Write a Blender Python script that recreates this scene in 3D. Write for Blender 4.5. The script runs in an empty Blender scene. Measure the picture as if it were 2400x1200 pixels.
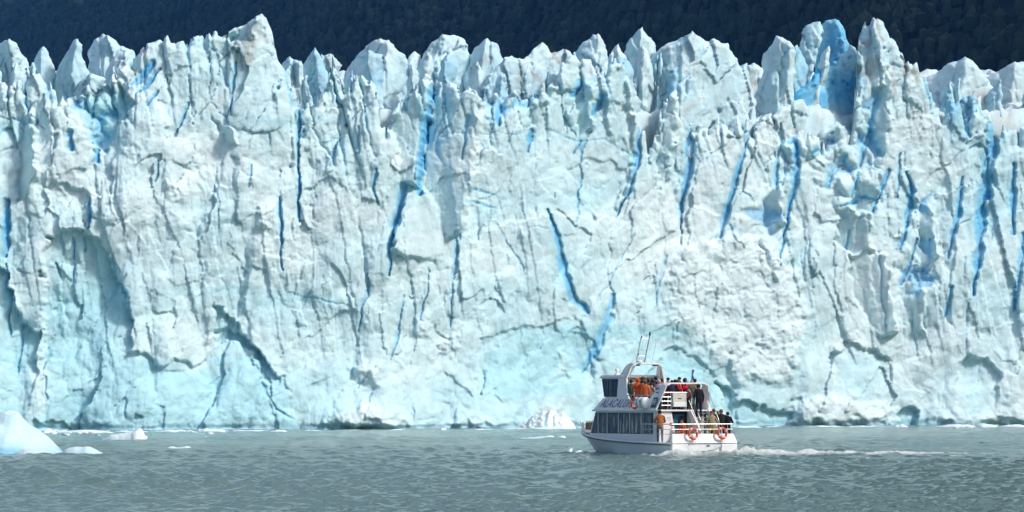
import bpy, bmesh, math, random
import numpy as np
from mathutils import Vector, Matrix

# ------------------------------------------------------------------ camera
scene = bpy.context.scene
COL = scene.collection
FPX, CU, CV, CAMH = 8600.0, 1200.0, 939.0, 3.0     # focal length in photo pixels, horizon row, eye height
cam_data = bpy.data.cameras.new('camera')
cam_data.sensor_width = 36.0
cam_data.lens = 36.0 * FPX / 2400.0
cam_data.shift_y = (CV - 600.0) / 2400.0
cam_data.clip_start = 1.0
cam_data.clip_end = 30000.0
cam = bpy.data.objects.new('camera', cam_data)
cam.location = (0, 0, CAMH)
cam.rotation_euler = (math.radians(90), 0, 0)
COL.objects.link(cam)
scene.camera = cam

# ------------------------------------------------------------------ light
SUN_AZ, SUN_EL = 76.0, 44.0      # degrees to the right of straight behind the camera, height
world = bpy.data.worlds.new('World')
scene.world = world
world.use_nodes = True
wn = world.node_tree.nodes
wl = world.node_tree.links
sky_node = wn.new('ShaderNodeTexSky')
sky_node.sky_type = 'NISHITA'
sky_node.sun_disc = False
sky_node.sun_elevation = math.radians(SUN_EL)
sky_node.sun_rotation = math.radians(180.0 - SUN_AZ)
sky_node.air_density = 1.0
sky_node.dust_density = 4.0
sky_node.ozone_density = 1.0
wl.new(sky_node.outputs[0], wn['Background'].inputs[0])
wn['Background'].inputs[1].default_value = 0.15
sun_data = bpy.data.lights.new('sun', 'SUN')
sun_data.energy = 2.35
sun_data.angle = math.radians(8.0)
sun_data.color = (1.0, 0.99, 0.98)
sun = bpy.data.objects.new('sun', sun_data)
_a, _e = math.radians(SUN_AZ), math.radians(SUN_EL)
SUN_DIR = Vector((math.sin(_a) * math.cos(_e), -math.cos(_a) * math.cos(_e), math.sin(_e)))
sun.rotation_euler = SUN_DIR.to_track_quat('Z', 'Y').to_euler()
sun.location = (60, -40, 80)
COL.objects.link(sun)

scene.render.engine = 'CYCLES'
scene.cycles.use_denoising = True
scene.cycles.max_bounces = 8
scene.cycles.diffuse_bounces = 5
scene.cycles.glossy_bounces = 4
scene.cycles.transmission_bounces = 6
scene.cycles.volume_bounces = 0
scene.cycles.caustics_reflective = False
scene.cycles.caustics_refractive = False
vs = scene.view_settings
vs.view_transform = 'Standard'
vs.look = 'None'
vs.exposure = 0.18
vs.gamma = 1.0
vs.use_curve_mapping = False

# ------------------------------------------------------------------ helpers
RNG = np.random.RandomState(11)
TAB = RNG.rand(6, 256, 256)

def vnoise(x, y, s=0):
    """value noise, 0..1"""
    t = TAB[s % 6]
    x = np.asarray(x) + 17.31 * s; y = np.asarray(y) + 9.17 * s
    xi = np.floor(x).astype(np.int64); yi = np.floor(y).astype(np.int64)
    fx = x - xi; fy = y - yi
    fx = fx * fx * fx * (fx * (fx * 6 - 15) + 10); fy = fy * fy * fy * (fy * (fy * 6 - 15) + 10)
    x0 = xi & 255; x1 = (xi + 1) & 255; y0 = yi & 255; y1 = (yi + 1) & 255
    a = t[x0, y0]; b = t[x1, y0]; c = t[x0, y1]; d = t[x1, y1]
    return (a + (b - a) * fx) * (1 - fy) + (c + (d - c) * fx) * fy

def fbm(x, y, octv=4, s=0, gain=0.5, ridged=False):
    r = 0; a = 1.0; n = 0.0
    for k in range(octv):
        q = vnoise(x * 2 ** k, y * 2 ** k, s + k * 7) * 2 - 1
        if ridged:
            q = 1 - 2 * np.abs(q)
        r = r + a * q; n += a; a *= gain
    return r / n

def facets(x, y, sx, sy, s=0, tilt=0.9, k=0.45, off=0.5):
    """convex faceted relief: upper envelope of tilted caps, creased where they meet"""
    t = TAB[s % 6]; u = TAB[(s + 1) % 6]; w = TAB[(s + 2) % 6]
    px = x / sx + 31.7 * s; py = y / sy + 13.3 * s
    xi = np.floor(px).astype(np.int64); yi = np.floor(py).astype(np.int64)
    best = None
    for i in (-1, 0, 1):
        for j in (-1, 0, 1):
            cx = (xi + i) & 255; cy = (yi + j) & 255
            dx = px - (xi + i + t[cx, cy]); dy = py - (yi + j + t[cy, cx])
            h = (u[cx, cy] - 0.5) * off * 2 + tilt * ((u[cy, cx] - 0.5) * 2 * dx + (w[cx, cy] - 0.5) * 2 * dy) - k * (dx * dx + dy * dy)
            best = h if best is None else np.maximum(best, h)
    return best

def cells(x, y, sx, sy, s=0, tilt=0.6):
    """broken plates: every cell has its own offset and tilt, with a clean step between; also the gap width at cell borders"""
    t = TAB[(s + 3) % 6]; u = TAB[(s + 4) % 6]; w = TAB[(s + 5) % 6]
    px = x / sx + 11.9 * s; py = y / sy + 23.1 * s
    xi = np.floor(px).astype(np.int64); yi = np.floor(py).astype(np.int64)
    f1 = np.full(px.shape, 9.0); f2 = np.full(px.shape, 9.0); h = np.zeros(px.shape)
    for i in (-1, 0, 1):
        for j in (-1, 0, 1):
            cx = (xi + i) & 255; cy = (yi + j) & 255
            dx = px - (xi + i + t[cx, cy]); dy = py - (yi + j + t[cy, cx])
            d = np.hypot(dx, dy)
            hh = (u[cx, cy] - 0.5) * 2 + tilt * ((u[cy, cx] - 0.5) * 2 * dx + (w[cx, cy] - 0.5) * 2 * dy)
            k = d < f1
            f2 = np.where(k, f1, np.minimum(f2, d)); h = np.where(k, hh, h); f1 = np.where(k, d, f1)
    return h, f2 - f1

def sstep(a, b, x):
    t = np.clip((x - a) / (b - a), 0, 1)
    return t * t * (3 - 2 * t)

def mesh_np(name, V, F, mats=(), attrs=None, smooth=True):
    me = bpy.data.meshes.new(name)
    V = np.asarray(V, dtype=np.float32); F = np.asarray(F, dtype=np.int32)
    me.vertices.add(len(V)); me.vertices.foreach_set('co', V.ravel())
    k = F.shape[1]
    me.loops.add(F.size); me.loops.foreach_set('vertex_index', F.ravel())
    me.polygons.add(len(F))
    me.polygons.foreach_set('loop_start', np.arange(0, F.size, k, dtype=np.int32))
    me.polygons.foreach_set('loop_total', np.full(len(F), k, dtype=np.int32))
    for m in mats:
        me.materials.append(m)
    if attrs:
        for an, av in attrs.items():
            at = me.attributes.new(an, 'FLOAT', 'POINT')
            at.data.foreach_set('value', np.asarray(av, dtype=np.float32))
    me.update(calc_edges=True)
    me.validate()
    me.polygons.foreach_set('use_smooth', np.full(len(me.polygons), smooth, dtype=bool))
    return me

def link(name, me, parent=None):
    o = bpy.data.objects.new(name, me)
    COL.objects.link(o)
    if parent is not None:
        o.parent = parent
    return o

def tag(o, label, cat=None, group=None, kind=None):
    if label: o['label'] = label
    if cat: o['category'] = cat
    if group: o['group'] = group
    if kind: o['kind'] = kind
    return o

def empty(name, loc=(0, 0, 0), rz=0.0):
    o = bpy.data.objects.new(name, None)
    o.empty_display_size = 0.3
    COL.objects.link(o)
    o.location = loc; o.rotation_euler = (0, 0, rz)
    return o

def grid_faces(nu, nv):
    """index (i over nu) * nv + j over nv"""
    i, j = np.meshgrid(np.arange(nu - 1), np.arange(nv - 1), indexing='ij')
    a = (i * nv + j).ravel()
    return np.stack([a, a + nv, a + nv + 1, a + 1], 1)

# ------------------------------------------------------------------ materials
def new_mat(name):
    m = bpy.data.materials.new(name)
    m.use_nodes = True
    return m, m.node_tree.nodes, m.node_tree.links, m.node_tree.nodes['Principled BSDF']

def plain(name, col, rough=0.5, metal=0.0, spec=0.5, var=0.12, scale=6.0, bump=0.0):
    """painted or woven surface with slight uneven colour"""
    m, n, l, b = new_mat(name)
    tc = n.new('ShaderNodeTexCoord')
    nz = n.new('ShaderNodeTexNoise'); nz.inputs['Scale'].default_value = scale; nz.inputs['Detail'].default_value = 4
    l.new(tc.outputs['Object'], nz.inputs['Vector'])
    mx = n.new('ShaderNodeMix'); mx.data_type = 'RGBA'
    mx.inputs[6].default_value = (*[c * (1 - var) for c in col], 1)
    mx.inputs[7].default_value = (*[min(1, c * (1 + var)) for c in col], 1)
    l.new(nz.outputs['Fac'], mx.inputs[0])
    l.new(mx.outputs[2], b.inputs['Base Color'])
    b.inputs['Roughness'].default_value = rough
    b.inputs['Metallic'].default_value = metal
    b.inputs['Specular IOR Level'].default_value = spec
    if bump:
        bp = n.new('ShaderNodeBump'); bp.inputs['Strength'].default_value = bump; bp.inputs['Distance'].default_value = 0.02
        l.new(nz.outputs['Fac'], bp.inputs['Height']); l.new(bp.outputs[0], b.inputs['Normal'])
    return m

def mix(n, l, fac, a, b):
    mx = n.new('ShaderNodeMix'); mx.data_type = 'RGBA'
    for sock, val in ((0, fac), (6, a), (7, b)):
        if hasattr(val, 'is_output'):
            l.new(val, mx.inputs[sock])
        elif sock == 0:
            mx.inputs[0].default_value = val
        else:
            mx.inputs[sock].default_value = (*val, 1)
    return mx.outputs[2]

def ice_material(name, white=(0.69, 0.82, 0.84), pale=(0.42, 0.715, 0.79), deep=(0.07, 0.44, 0.77)):
    m, n, l, b = new_mat(name)
    def attr(a):
        q = n.new('ShaderNodeAttribute'); q.attribute_name = a; return q.outputs['Fac']
    tc = n.new('ShaderNodeTexCoord')
    nz = n.new('ShaderNodeTexNoise'); nz.inputs['Scale'].default_value = 0.55; nz.inputs['Detail'].default_value = 8; nz.inputs['Roughness'].default_value = 0.65
    l.new(tc.outputs['Object'], nz.inputs['Vector'])
    fine = n.new('ShaderNodeTexNoise'); fine.inputs['Scale'].default_value = 3.2; fine.inputs['Detail'].default_value = 6; fine.inputs['Roughness'].default_value = 0.7
    l.new(tc.outputs['Object'], fine.inputs['Vector'])
    rmp = n.new('ShaderNodeMapRange'); rmp.inputs['From Min'].default_value = 0.35; rmp.inputs['From Max'].default_value = 0.7
    rmp.inputs['To Min'].default_value = 0.82; rmp.inputs['To Max'].default_value = 1.05
    l.new(nz.outputs['Fac'], rmp.inputs['Value'])
    c0 = mix(n, l, attr('pale'), white, pale)
    c1 = mix(n, l, attr('blue'), c0, deep)
    c2 = mix(n, l, attr('dirt'), c1, (0.34, 0.29, 0.24))
    mul = n.new('ShaderNodeVectorMath'); mul.operation = 'SCALE'
    l.new(c2, mul.inputs[0]); l.new(rmp.outputs[0], mul.inputs['Scale'])
    l.new(mul.outputs[0], b.inputs['Base Color'])
    b.inputs['Roughness'].default_value = 0.6
    b.inputs['Specular IOR Level'].default_value = 0.25
    bp = n.new('ShaderNodeBump'); bp.inputs['Strength'].default_value = 0.55; bp.inputs['Distance'].default_value = 0.12
    l.new(fine.outputs['Fac'], bp.inputs['Height']); l.new(bp.outputs[0], b.inputs['Normal'])
    return m
M_ICE = ice_material('glacier_ice')
# ------------------------------------------------------------------ photo tracing -> ground plan of the ice front
def Y0(u):
    u = np.asarray(u, dtype=float)
    return np.interp(u, [-900, 0, 450, 900, 1200, 1700, 2100, 2400, 3300], [338, 363, 373, 387, 402, 429, 448, 461, 492])

LEAN = 0.10
def place(u, v, back=0.0):
    """a point of the ice front: column u and row v of the photograph, `back` metres behind the front line"""
    y = Y0(u) + back
    z = CAMH - (v - CV) * y / FPX
    y = y + LEAN * np.maximum(z, 0)
    return (u - CU) * y / FPX, y, CAMH - (v - CV) * y / FPX

# ------------------------------------------------------------------ hillside with its forest
HN = Vector((-0.75, -0.30, 0.58)).normalized()
HC = -309.0 / Vector((-0.75, -0.30, 0.58)).length
HS = Vector((HN.y, -HN.x, 0)).normalized()
HT = HN.cross(HS).normalized()
if HT.z < 0: HT = -HT
H0 = HN * HC
def hill_height(s, t):
    return 10 * fbm(s / 140, t / 90, 4, 3) + 5 * fbm(s / 40, t / 30, 3, 5) - 5
def hill_pt(s, t, h):
    return np.stack([H0[k] + HS[k] * s + HT[k] * t + HN[k] * h for k in range(3)], -1)

def build_hill():
    s = np.linspace(-3500, 3500, 500); t = np.linspace(-400, 580, 110)
    S, T = np.meshgrid(s, t, indexing='ij')
    P = hill_pt(S, T, hill_height(S, T) * 1.0).reshape(-1, 3)
    m, n, l, b = new_mat('hill_ground')
    tc = n.new('ShaderNodeTexCoord')
    nz = n.new('ShaderNodeTexNoise'); nz.inputs['Scale'].default_value = 0.02; nz.inputs['Detail'].default_value = 6
    l.new(tc.outputs['Object'], nz.inputs['Vector'])
    l.new(mix(n, l, nz.outputs['Fac'], (0.015, 0.025, 0.02), (0.025, 0.035, 0.03)), b.inputs['Base Color'])
    b.inputs['Roughness'].default_value = 0.95; b.inputs['Specular IOR Level'].default_value = 0.1
    o = link('hillside', mesh_np('hillside', P, grid_faces(500, 110), [m]))
    tag(o, 'dark wooded mountainside rising behind the ice front', kind='structure')

def build_forest():
    rs = np.random.RandomState(5)
    n = 700000
    s = rs.uniform(-2600, 2600, n); t = rs.uniform(-300, 900, n)
    h = hill_height(s, t)
    P = hill_pt(s, t, h)
    uu = P[:, 0] / P[:, 1]; el = (P[:, 2] - CAMH) / P[:, 1]
    keep = (P[:, 1] > 500) & (np.abs(uu) < 0.19) & (el > 0.079) & (el < 0.118)
    P = P[keep]
    dist = P[:, 1]
    P = P[rs.rand(len(P)) < np.clip(900.0 / dist, 0, 1) ** 0.5 * 1.6][:15000]
    # one uneven crown: a bumpy tapered ball of leaf clumps
    base = []
    bm = bmesh.new(); bmesh.ops.create_icosphere(bm, subdivisions=1, radius=1.0)
    bv = np.array([v.co[:] for v in bm.verts]); bf = np.array([[v.index for v in f.verts] for f in bm.faces]); bm.free()
    V = []; F = []; A = []
    for i, p in enumerate(P):
        r = rs.uniform(1.1, 2.4); hh = rs.uniform(3.0, 6.5)
        d = 1 + 0.42 * (rs.rand(len(bv)) - 0.5) * 2
        q = bv * d[:, None]
        top = np.clip(q[:, 2], -1, 1.4)
        q = q * np.array([r, r, hh * 0.55]) * (1 - 0.28 * np.clip(top, 0, 1))[:, None] ** np.array([1, 1, 0])
        V.append(q + p + np.array([0, 0, hh * 0.5])); F.append(bf + i * len(bv))
        A.append(np.full(len(bv), rs.rand()))
    m, n_, l, b = new_mat('forest_leaves')
    at = n_.new('ShaderNodeAttribute'); at.attribute_name = 'tone'
    l.new(mix(n_, l, at.outputs['Fac'], (0.014, 0.026, 0.022), (0.034, 0.055, 0.042)), b.inputs['Base Color'])
    b.inputs['Roughness'].default_value = 0.9; b.inputs['Specular IOR Level'].default_value = 0.1
    o = link('forest', mesh_np('forest', np.concatenate(V), np.concatenate(F), [m], {'tone': np.concatenate(A)}, smooth=False))
    tag(o, 'dense dark forest covering the mountainside behind the glacier', 'forest', kind='stuff')
build_hill()
build_forest()

# ------------------------------------------------------------------ water
# course of the wake: the boat has swung from the right towards the ice
WAKE = np.array([(9.6, 199.5), (12.5, 200.5), (15.5, 203.5), (19.0, 205.5), (24.0, 206.5), (29.0, 207.0)])
def poly_dist(X, Y, pts, sy=1.0):
    best = np.full(X.shape, 1e9); tt = np.zeros(X.shape); acc = 0.0
    tot = sum(math.hypot(*(pts[i + 1] - pts[i])) for i in range(len(pts) - 1))
    for i in range(len(pts) - 1):
        a = pts[i]; d = pts[i + 1] - a; L = math.hypot(*d)
        t = np.clip(((X - a[0]) * d[0] + (Y - a[1]) * d[1]) / L ** 2, 0, 1)
        q = np.hypot(X - a[0] - t * d[0], (Y - a[1] - t * d[1]) * sy)
        k = q < best
        best[k] = q[k]; tt[k] = ((acc + t * L) / tot)[k]; acc += L
    return best, tt

def wave_height(X, Y, D):
    rs = np.random.RandomState(21)
    z = np.zeros(X.shape)
    for k in range(44):
        lam = 0.32 * (1.105 ** k)                       # 0.32 .. 24 m
        th = math.radians(rs.uniform(-75, 75) - 60)
        kx, ky = math.cos(th), math.sin(th)
        a = 0.0220 * lam ** 0.50 * (1.0 if lam < 1.0 else (1.0 / lam) ** 0.8)
        w = 2 * math.pi / lam
        ph = rs.uniform(0, 6.28)
        fade = np.clip(lam / (D * 0.0035) - 0.6, 0, 1)   # too small for the mesh there
        q = np.sin(w * (kx * X + ky * Y) + ph + 1.3 * np.sin(0.21 * X + 0.17 * Y + k))
        z += a * fade * (q + 0.35 * (q * q - 0.5))
    gust = 0.75 + 0.5 * fbm(X / 22, Y / 30, 3, 2)
    return z * gust

def build_water():
    nu, nv = 680, 690
    d = np.exp(np.linspace(math.log(84), math.log(480), nv))
    un = np.linspace(-1, 1, nu)
    # low detail rim that carries the lake on beyond the picture
    d = np.concatenate([[-400, 5, 40, 66], d, [520, 700, 1200, 2000, 3600]])
    un = np.concatenate([[-40, -16, -6, -2.6, -1.5, -1.1], un, [1.1, 1.5, 2.6, 6, 16, 40]])
    U, D = np.meshgrid(un, d, indexing='ij')
    HW = np.clip(24 + 0.10 * D, 30, 75)
    Xs = U * HW; Ys = D.copy()
    inside = (np.abs(U) < 1.05) & (D > 80) & (D < 490)
    Z = np.zeros(U.shape)
    Z[inside] = wave_height(Xs[inside], Ys[inside], Ys[inside])
    # wake: churned white water, and the rings thrown out by the hull
    foam = np.zeros(U.shape); glass = np.zeros(U.shape)
    near = inside & (Ys > 178) & (Ys < 240) & (Xs > -4) & (Xs < 50)
    x, y = Xs[near], Ys[near]
    wd, wt = poly_dist(x, y, WAKE)
    wid = 2.2 + 5.0 * wt
    core = np.exp(-(wd / wid) ** 2) * (1 - sstep(0.6, 1.0, wt))
    chop = fbm(x / 0.8, y / 2.2, 4, 1, ridged=True)
    Z[near] += core * (0.04 + 0.34 * chop) * (1 - 0.5 * wt)
    fo = core * 1.15 + 0.95 * chop - 0.70 + 0.55 * fbm(x / 2.2, y / 5, 3, 4)
    # water thrown up along the hull
    ca, sa = math.cos(BOAT_RZ), math.sin(BOAT_RZ)
    lx = (x - BOAT_X) * ca + (y - BOAT_Y) * sa; ly = -(x - BOAT_X) * sa + (y - BOAT_Y) * ca
    hb = np.where(ly > 6, 2.05 * np.clip((11.2 - ly) / 5.2, 0, 1) ** 0.6, 2.05)
    dh = np.hypot(np.maximum(np.abs(lx) - hb, 0), np.maximum(np.maximum(-ly, ly - 10.4), 0))
    hull = np.exp(-(dh / 0.55) ** 2)
    stern = np.exp(-(np.hypot(np.maximum(np.abs(lx) - 2.0, 0), np.maximum(np.abs(ly + 0.9) - 0.9, 0)) / 0.9) ** 2)
    Z[near] += hull * 0.06 * (0.3 + chop) + stern * (0.02 + 0.14 * chop)
    fo = np.maximum(fo, stern * 1.0 + 0.8 * chop - 0.85)
    fo = np.maximum(fo, hull * 0.75 + 0.8 * chop - 0.95)
    foam[near] = np.clip(fo * 1.5, 0, 1) * 0.9
    glass[near] = np.exp(-(wd / (wid * 1.8)) ** 2) * (0.35 + 0.65 * (1 - wt))
    nu2, nv2 = U.shape
    V = np.stack([Xs.ravel(), Ys.ravel(), Z.ravel()], 1)
    m, n, l, b = new_mat('lake_water')
    geo = n.new('ShaderNodeNewGeometry')
    mp = n.new('ShaderNodeMapping'); mp.inputs['Scale'].default_value = (1.0, 0.55, 1.0)
    l.new(geo.outputs['Position'], mp.inputs['Vector'])
    n1 = n.new('ShaderNodeTexNoise'); n1.inputs['Scale'].default_value = 6.0; n1.inputs['Detail'].default_value = 6; n1.inputs['Roughness'].default_value = 0.7
    l.new(mp.outputs[0], n1.inputs['Vector'])
    bp = n.new('ShaderNodeBump'); bp.inputs['Strength'].default_value = 0.9; bp.inputs['Distance'].default_value = 0.16
    l.new(n1.outputs['Fac'], bp.inputs['Height'])
    n2 = n.new('ShaderNodeTexNoise'); n2.inputs['Scale'].default_value = 0.03; n2.inputs['Detail'].default_value = 3
    l.new(geo.outputs['Position'], n2.inputs['Vector'])
    fa = n.new('ShaderNodeAttribute'); fa.attribute_name = 'foam'
    ga = n.new('ShaderNodeAttribute'); ga.attribute_name = 'churn'
    c = mix(n, l, n2.outputs['Fac'], (0.100, 0.180, 0.158), (0.130, 0.210, 0.186))
    c = mix(n, l, ga.outputs['Fac'], c, (0.10, 0.205, 0.175))
    c = mix(n, l, fa.outputs['Fac'], c, (0.74, 0.78, 0.75))
    l.new(c, b.inputs['Base Color'])
    rr = n.new('ShaderNodeMapRange'); rr.inputs['To Min'].default_value = 0.08; rr.inputs['To Max'].default_value = 0.9
    l.new(fa.outputs['Fac'], rr.inputs['Value']); l.new(rr.outputs[0], b.inputs['Roughness'])
    b.inputs['IOR'].default_value = 1.33
    l.new(bp.outputs[0], b.inputs['Normal'])
    o = link('lake_water', mesh_np('lake_water', V, grid_faces(nu2, nv2), [m], {'foam': foam.ravel(), 'churn': glass.ravel()}))
    tag(o, 'grey green rippled lake water in front of the glacier', kind='structure')
BOAT_X, BOAT_Y, BOAT_RZ = 10.44, 200.0, math.radians(35.0)
build_water()
# ------------------------------------------------------------------ glacier
PXM = 21.3          # photo pixels per metre near the ice front (only scales the noise)
# upper edge of the foremost wall of ice, read from the photograph (column, row)
TOP = [(-900, 190), (-760, 130), (-640, 175), (-520, 120), (-400, 180), (-300, 140), (-200, 190), (-110, 160), (-40, 200), (20, 196),
       (58, 186), (68, 170), (81, 164), (104, 166), (120, 190), (144, 220), (150, 236), (166, 228), (184, 214), (205, 196), (235, 200), (250, 196), (254, 184),
       (264, 165), (300, 128), (342, 96), (366, 88), (391, 80), (396, 97), (420, 92), (450, 80), (480, 76), (504, 70), (513, 82), (540, 72), (567, 58),
       (590, 44), (614, 31), (624, 42), (632, 62), (640, 95), (647, 126), (664, 160), (685, 192), (697, 243), (712, 243), (717, 234), (733, 240), (748, 226),
       (762, 200), (770, 160), (776, 122), (783, 128), (786, 160), (798, 202), (807, 220), (822, 205), (834, 166), (852, 175), (870, 189), (884, 216),
       (888, 235), (893, 292), (915, 276), (940, 243), (975, 198), (1000, 175), (1012, 184), (1019, 212), (1027, 193), (1050, 197), (1072, 198), (1090, 215), (1100, 202),
       (1126, 220), (1140, 232), (1165, 215), (1180, 228), (1205, 212), (1228, 236), (1245, 222), (1267, 198), (1303, 166), (1322, 142), (1335, 131), (1360, 136), (1389, 132), (1396, 160),
       (1410, 172), (1424, 160), (1443, 136), (1458, 150), (1470, 168), (1479, 202), (1490, 260), (1498, 310), (1512, 306), (1530, 330), (1545, 270), (1560, 230), (1573, 214), (1584, 205), (1592, 222),
       (1612, 290), (1640, 296), (1670, 288), (1695, 268), (1718, 290), (1740, 270), (1768, 284), (1794, 268), (1812, 276), (1841, 304), (1860, 312),
       (1895, 306), (1930, 322), (1965, 296), (2000, 306), (2009, 240), (2012, 118), (2018, 72), (2030, 47), (2048, 40), (2062, 45), (2072, 52), (2088, 76),
       (2111, 112), (2120, 130), (2133, 150), (2144, 149), (2151, 143), (2164, 152), (2174, 172), (2186, 190), (2196, 211), (2204, 250), (2212, 262), (2216, 220), (2224, 202), (2240, 205), (2255, 220), (2260, 262), (2268, 300),
       (2280, 272), (2295, 256), (2310, 262), (2322, 274), (2331, 292), (2358, 290), (2372, 300), (2390, 304), (2440, 270), (2520, 300), (2600, 220), (2700, 260), (2820, 190), (2940, 240), (3300, 220)]
_top = sorted(TOP)
# dark blue crevasses: (column, row, half width) along each, then depth in metres and how blue
CRACKS = [
 ([(699,235,6),(700,300,6),(696,380,3),(700,430,4),(697,520,5)], 3.0, 1.0), ([(655,462,4),(659,540,5),(659,600,2.5),(660,632,1.5)], 2.2, 1.0),
 ([(1014,205,6),(1008,235,10),(998,290,12),(988,360,12),(980,450,9)], 3.4, 1.0), ([(945,432,10),(936,480,10),(925,530,9),(913,575,7),(911,645,3)], 2.6, 0.95),
 ([(1072,552,8),(1064,620,6),(1057,700,4),(1055,765,2)], 1.3, 0.55), ([(1282,490,3),(1300,530,6),(1308,570,8),(1314,610,9),(1326,660,11),(1342,700,10),(1378,732,4)], 2.2, 0.95),
 ([(1435,688,5),(1425,740,10),(1413,772,8),(1397,800,12),(1380,842,9),(1365,870,4)], 1.6, 0.7), ([(1500,300,4),(1492,370,8),(1483,425,7),(1465,465,3),(1448,500,2)], 2.4, 1.0),
 ([(1619,300,7),(1616,350,11),(1612,400,11),(1608,435,8),(1597,490,5),(1594,575,2)], 3.0, 1.0), ([(1790,268,4),(1762,300,6),(1745,350,6),(1720,430,8),(1700,500,8),(1686,555,5)], 2.6, 1.0),
 ([(1840,320,4),(1824,370,6),(1818,400,6),(1820,445,4)], 1.8, 0.8), ([(1865,330,5),(1866,380,8),(1860,430,9),(1850,490,6),(1835,565,4),(1825,620,2)], 2.4, 1.0),
 ([(2112,360,3),(2107,420,5),(2105,462,2)], 1.8, 0.9), ([(2126,405,4),(2137,450,9),(2127,520,7),(2110,585,3)], 2.2, 1.0),
 ([(2256,415,4),(2246,490,8),(2231,550,6),(2218,605,3)], 2.2, 1.0), ([(2330,300,14),(2322,360,17),(2310,430,17),(2297,530,15),(2286,620,10),(2278,690,4)], 3.6, 1.0),
 ([(2376,385,5),(2375,470,8),(2372,545,5)], 2.4, 1.0), ([(2147,560,5),(2132,620,7),(2114,664,3)], 1.8, 0.9), ([(2226,672,4),(2218,715,6),(2208,752,2)], 1.6, 0.9),
 ([(2398,550,8),(2388,640,8),(2377,725,5)], 2.0, 0.85), ([(211,465,5),(210,500,6),(208,535,5)], 2.0, 0.9), ([(551,148,4),(546,195,5),(542,275,1.6)], 1.6, 0.85),
 ([(441,238,4),(428,275,5),(414,308,3)], 1.5, 0.9), ([(352,143,7),(330,170,10),(306,198,5)], 1.8, 1.0), ([(370,162,5),(345,195,8),(325,214,4)], 1.6, 1.0), ([(366,213,5),(344,245,5)], 1.4, 1.0),
 ([(375,382,3.5),(364,424,3.5)], 1.2, 0.85), ([(168,320,8),(167,348,9)], 1.8, 1.0), ([(231,352,7),(225,378,7)], 1.8, 1.0),
 ([(1170,232,9),(1168,262,9),(1167,295,4)], 2.0, 1.0), ([(1242,312,9),(1239,330,7),(1237,355,4)], 1.8, 0.95), ([(1358,196,8),(1343,222,6)], 1.6, 1.0), ([(1411,222,9),(1402,242,8),(1391,264,5)], 1.8, 1.0),
 ([(1150,255,2.5),(1152,305,1.5)], 1.0, 0.8), ([(1094,282,6),(1088,330,4),(1083,375,3)], 1.2, 0.7), ([(883,395,4),(875,440,5),(885,475,3)], 1.4, 0.9),
 ([(171,555,2),(172,600,3.5),(168,665,1.6)], 1.0, 0.8), ([(197,558,2.5),(196,588,2.5)], 0.9, 0.8), ([(862,643,4),(858,690,5),(846,720,4),(842,778,2)], 1.4, 0.6),
 ([(1003,628,2),(1000,680,4),(986,745,2.5)], 1.3, 0.55), ([(945,690,2.5),(940,745,2.5),(930,792,6),(917,842,2)], 1.2, 0.65), ([(16,470,8),(13,540,8),(8,600,5)], 2.2, 0.9), ([(12,620,5),(20,700,6),(18,780,5)], 1.6, 0.6), ([(44,740,5),(46,800,6),(40,870,4)], 1.2, 0.5),
 ([(1388,296,3),(1362,350,4),(1358,430,3),(1352,525,2.5)], 1.1, 0.7), ([(1360,330,4),(1345,360,3)], 1.0, 0.9), ([(1165,525,3),(1190,570,3),(1215,610,3.5),(1232,640,2)], 0.7, 0.5),
 ([(1486,548,2),(1462,600,2.2),(1440,642,2),(1400,705,1.6)], 0.7, 0.5), ([(822,718,1.8),(740,700,2),(658,684,1.6)], 0.5, 0.5), ([(1562,600,4),(1545,650,5),(1533,725,3)], 0.8, 0.4),
 ([(1126,312,1.8),(1225,314,1.8)], 0.4, 0.6), ([(1280,300,2),(1350,330,2.2),(1420,325,2),(1490,372,2)], 0.5, 0.6), ([(1095,440,4),(1130,448,4),(1160,455,2)], 0.5, 0.6), ([(1098,470,3),(1130,478,5),(1165,490,2)], 0.5, 0.6),
 ([(1938,435,5),(1950,395,9),(1985,366,6)], 1.8, 0.9), ([(1994,458,7),(2012,402,5)], 1.6, 0.95), ([(2006,470,7),(1974,482,4)], 1.4, 0.9), ([(2084,398,5),(2062,450,8),(2045,494,4)], 1.8, 0.95), ([(1992,540,4),(1984,585,3)], 1.2, 0.8),
 ([(1850,330,7),(1872,306,6)], 1.6, 0.95), ([(1900,360,7),(1915,350,6)], 1.4, 0.9), ([(2040,310,10),(2024,345,8),(2014,385,5)], 2.0, 0.9), ([(2265,280,9),(2270,320,5)], 1.6, 0.9), ([(2028,252,9),(2050,225,10),(2040,300,8)], 1.6, 0.6),
 ([(262,600,3),(268,650,4),(300,700,4),(306,750,3)], 1.0, 0.5), ([(2058,590,4),(2066,700,4),(2075,780,2)], 0.9, 0.35), ([(2136,725,4),(2142,790,4),(2150,830,2)], 0.9, 0.35), ([(1968,640,3),(1962,720,3)], 0.7, 0.3),
 ([(1878,600,2.5),(1884,660,2.5)], 0.7, 0.3), ([(2270,700,3),(2260,800,3),(2262,860,2)], 0.8, 0.25), ([(510,430,2.5),(512,560,2)], 0.7, 0.3), ([(590,385,3),(584,440,2.5)], 0.9, 0.7), ([(840,300,4),(842,360,3)], 0.9, 0.5),
 ([(1655,690,3),(1648,760,3)], 0.6, 0.25), ([(600,820,3),(612,900,4),(650,960,4),(690,985,3)], 0.8, 0.45), ([(2180,560,3),(2172,640,3)], 0.8, 0.4)]
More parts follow.
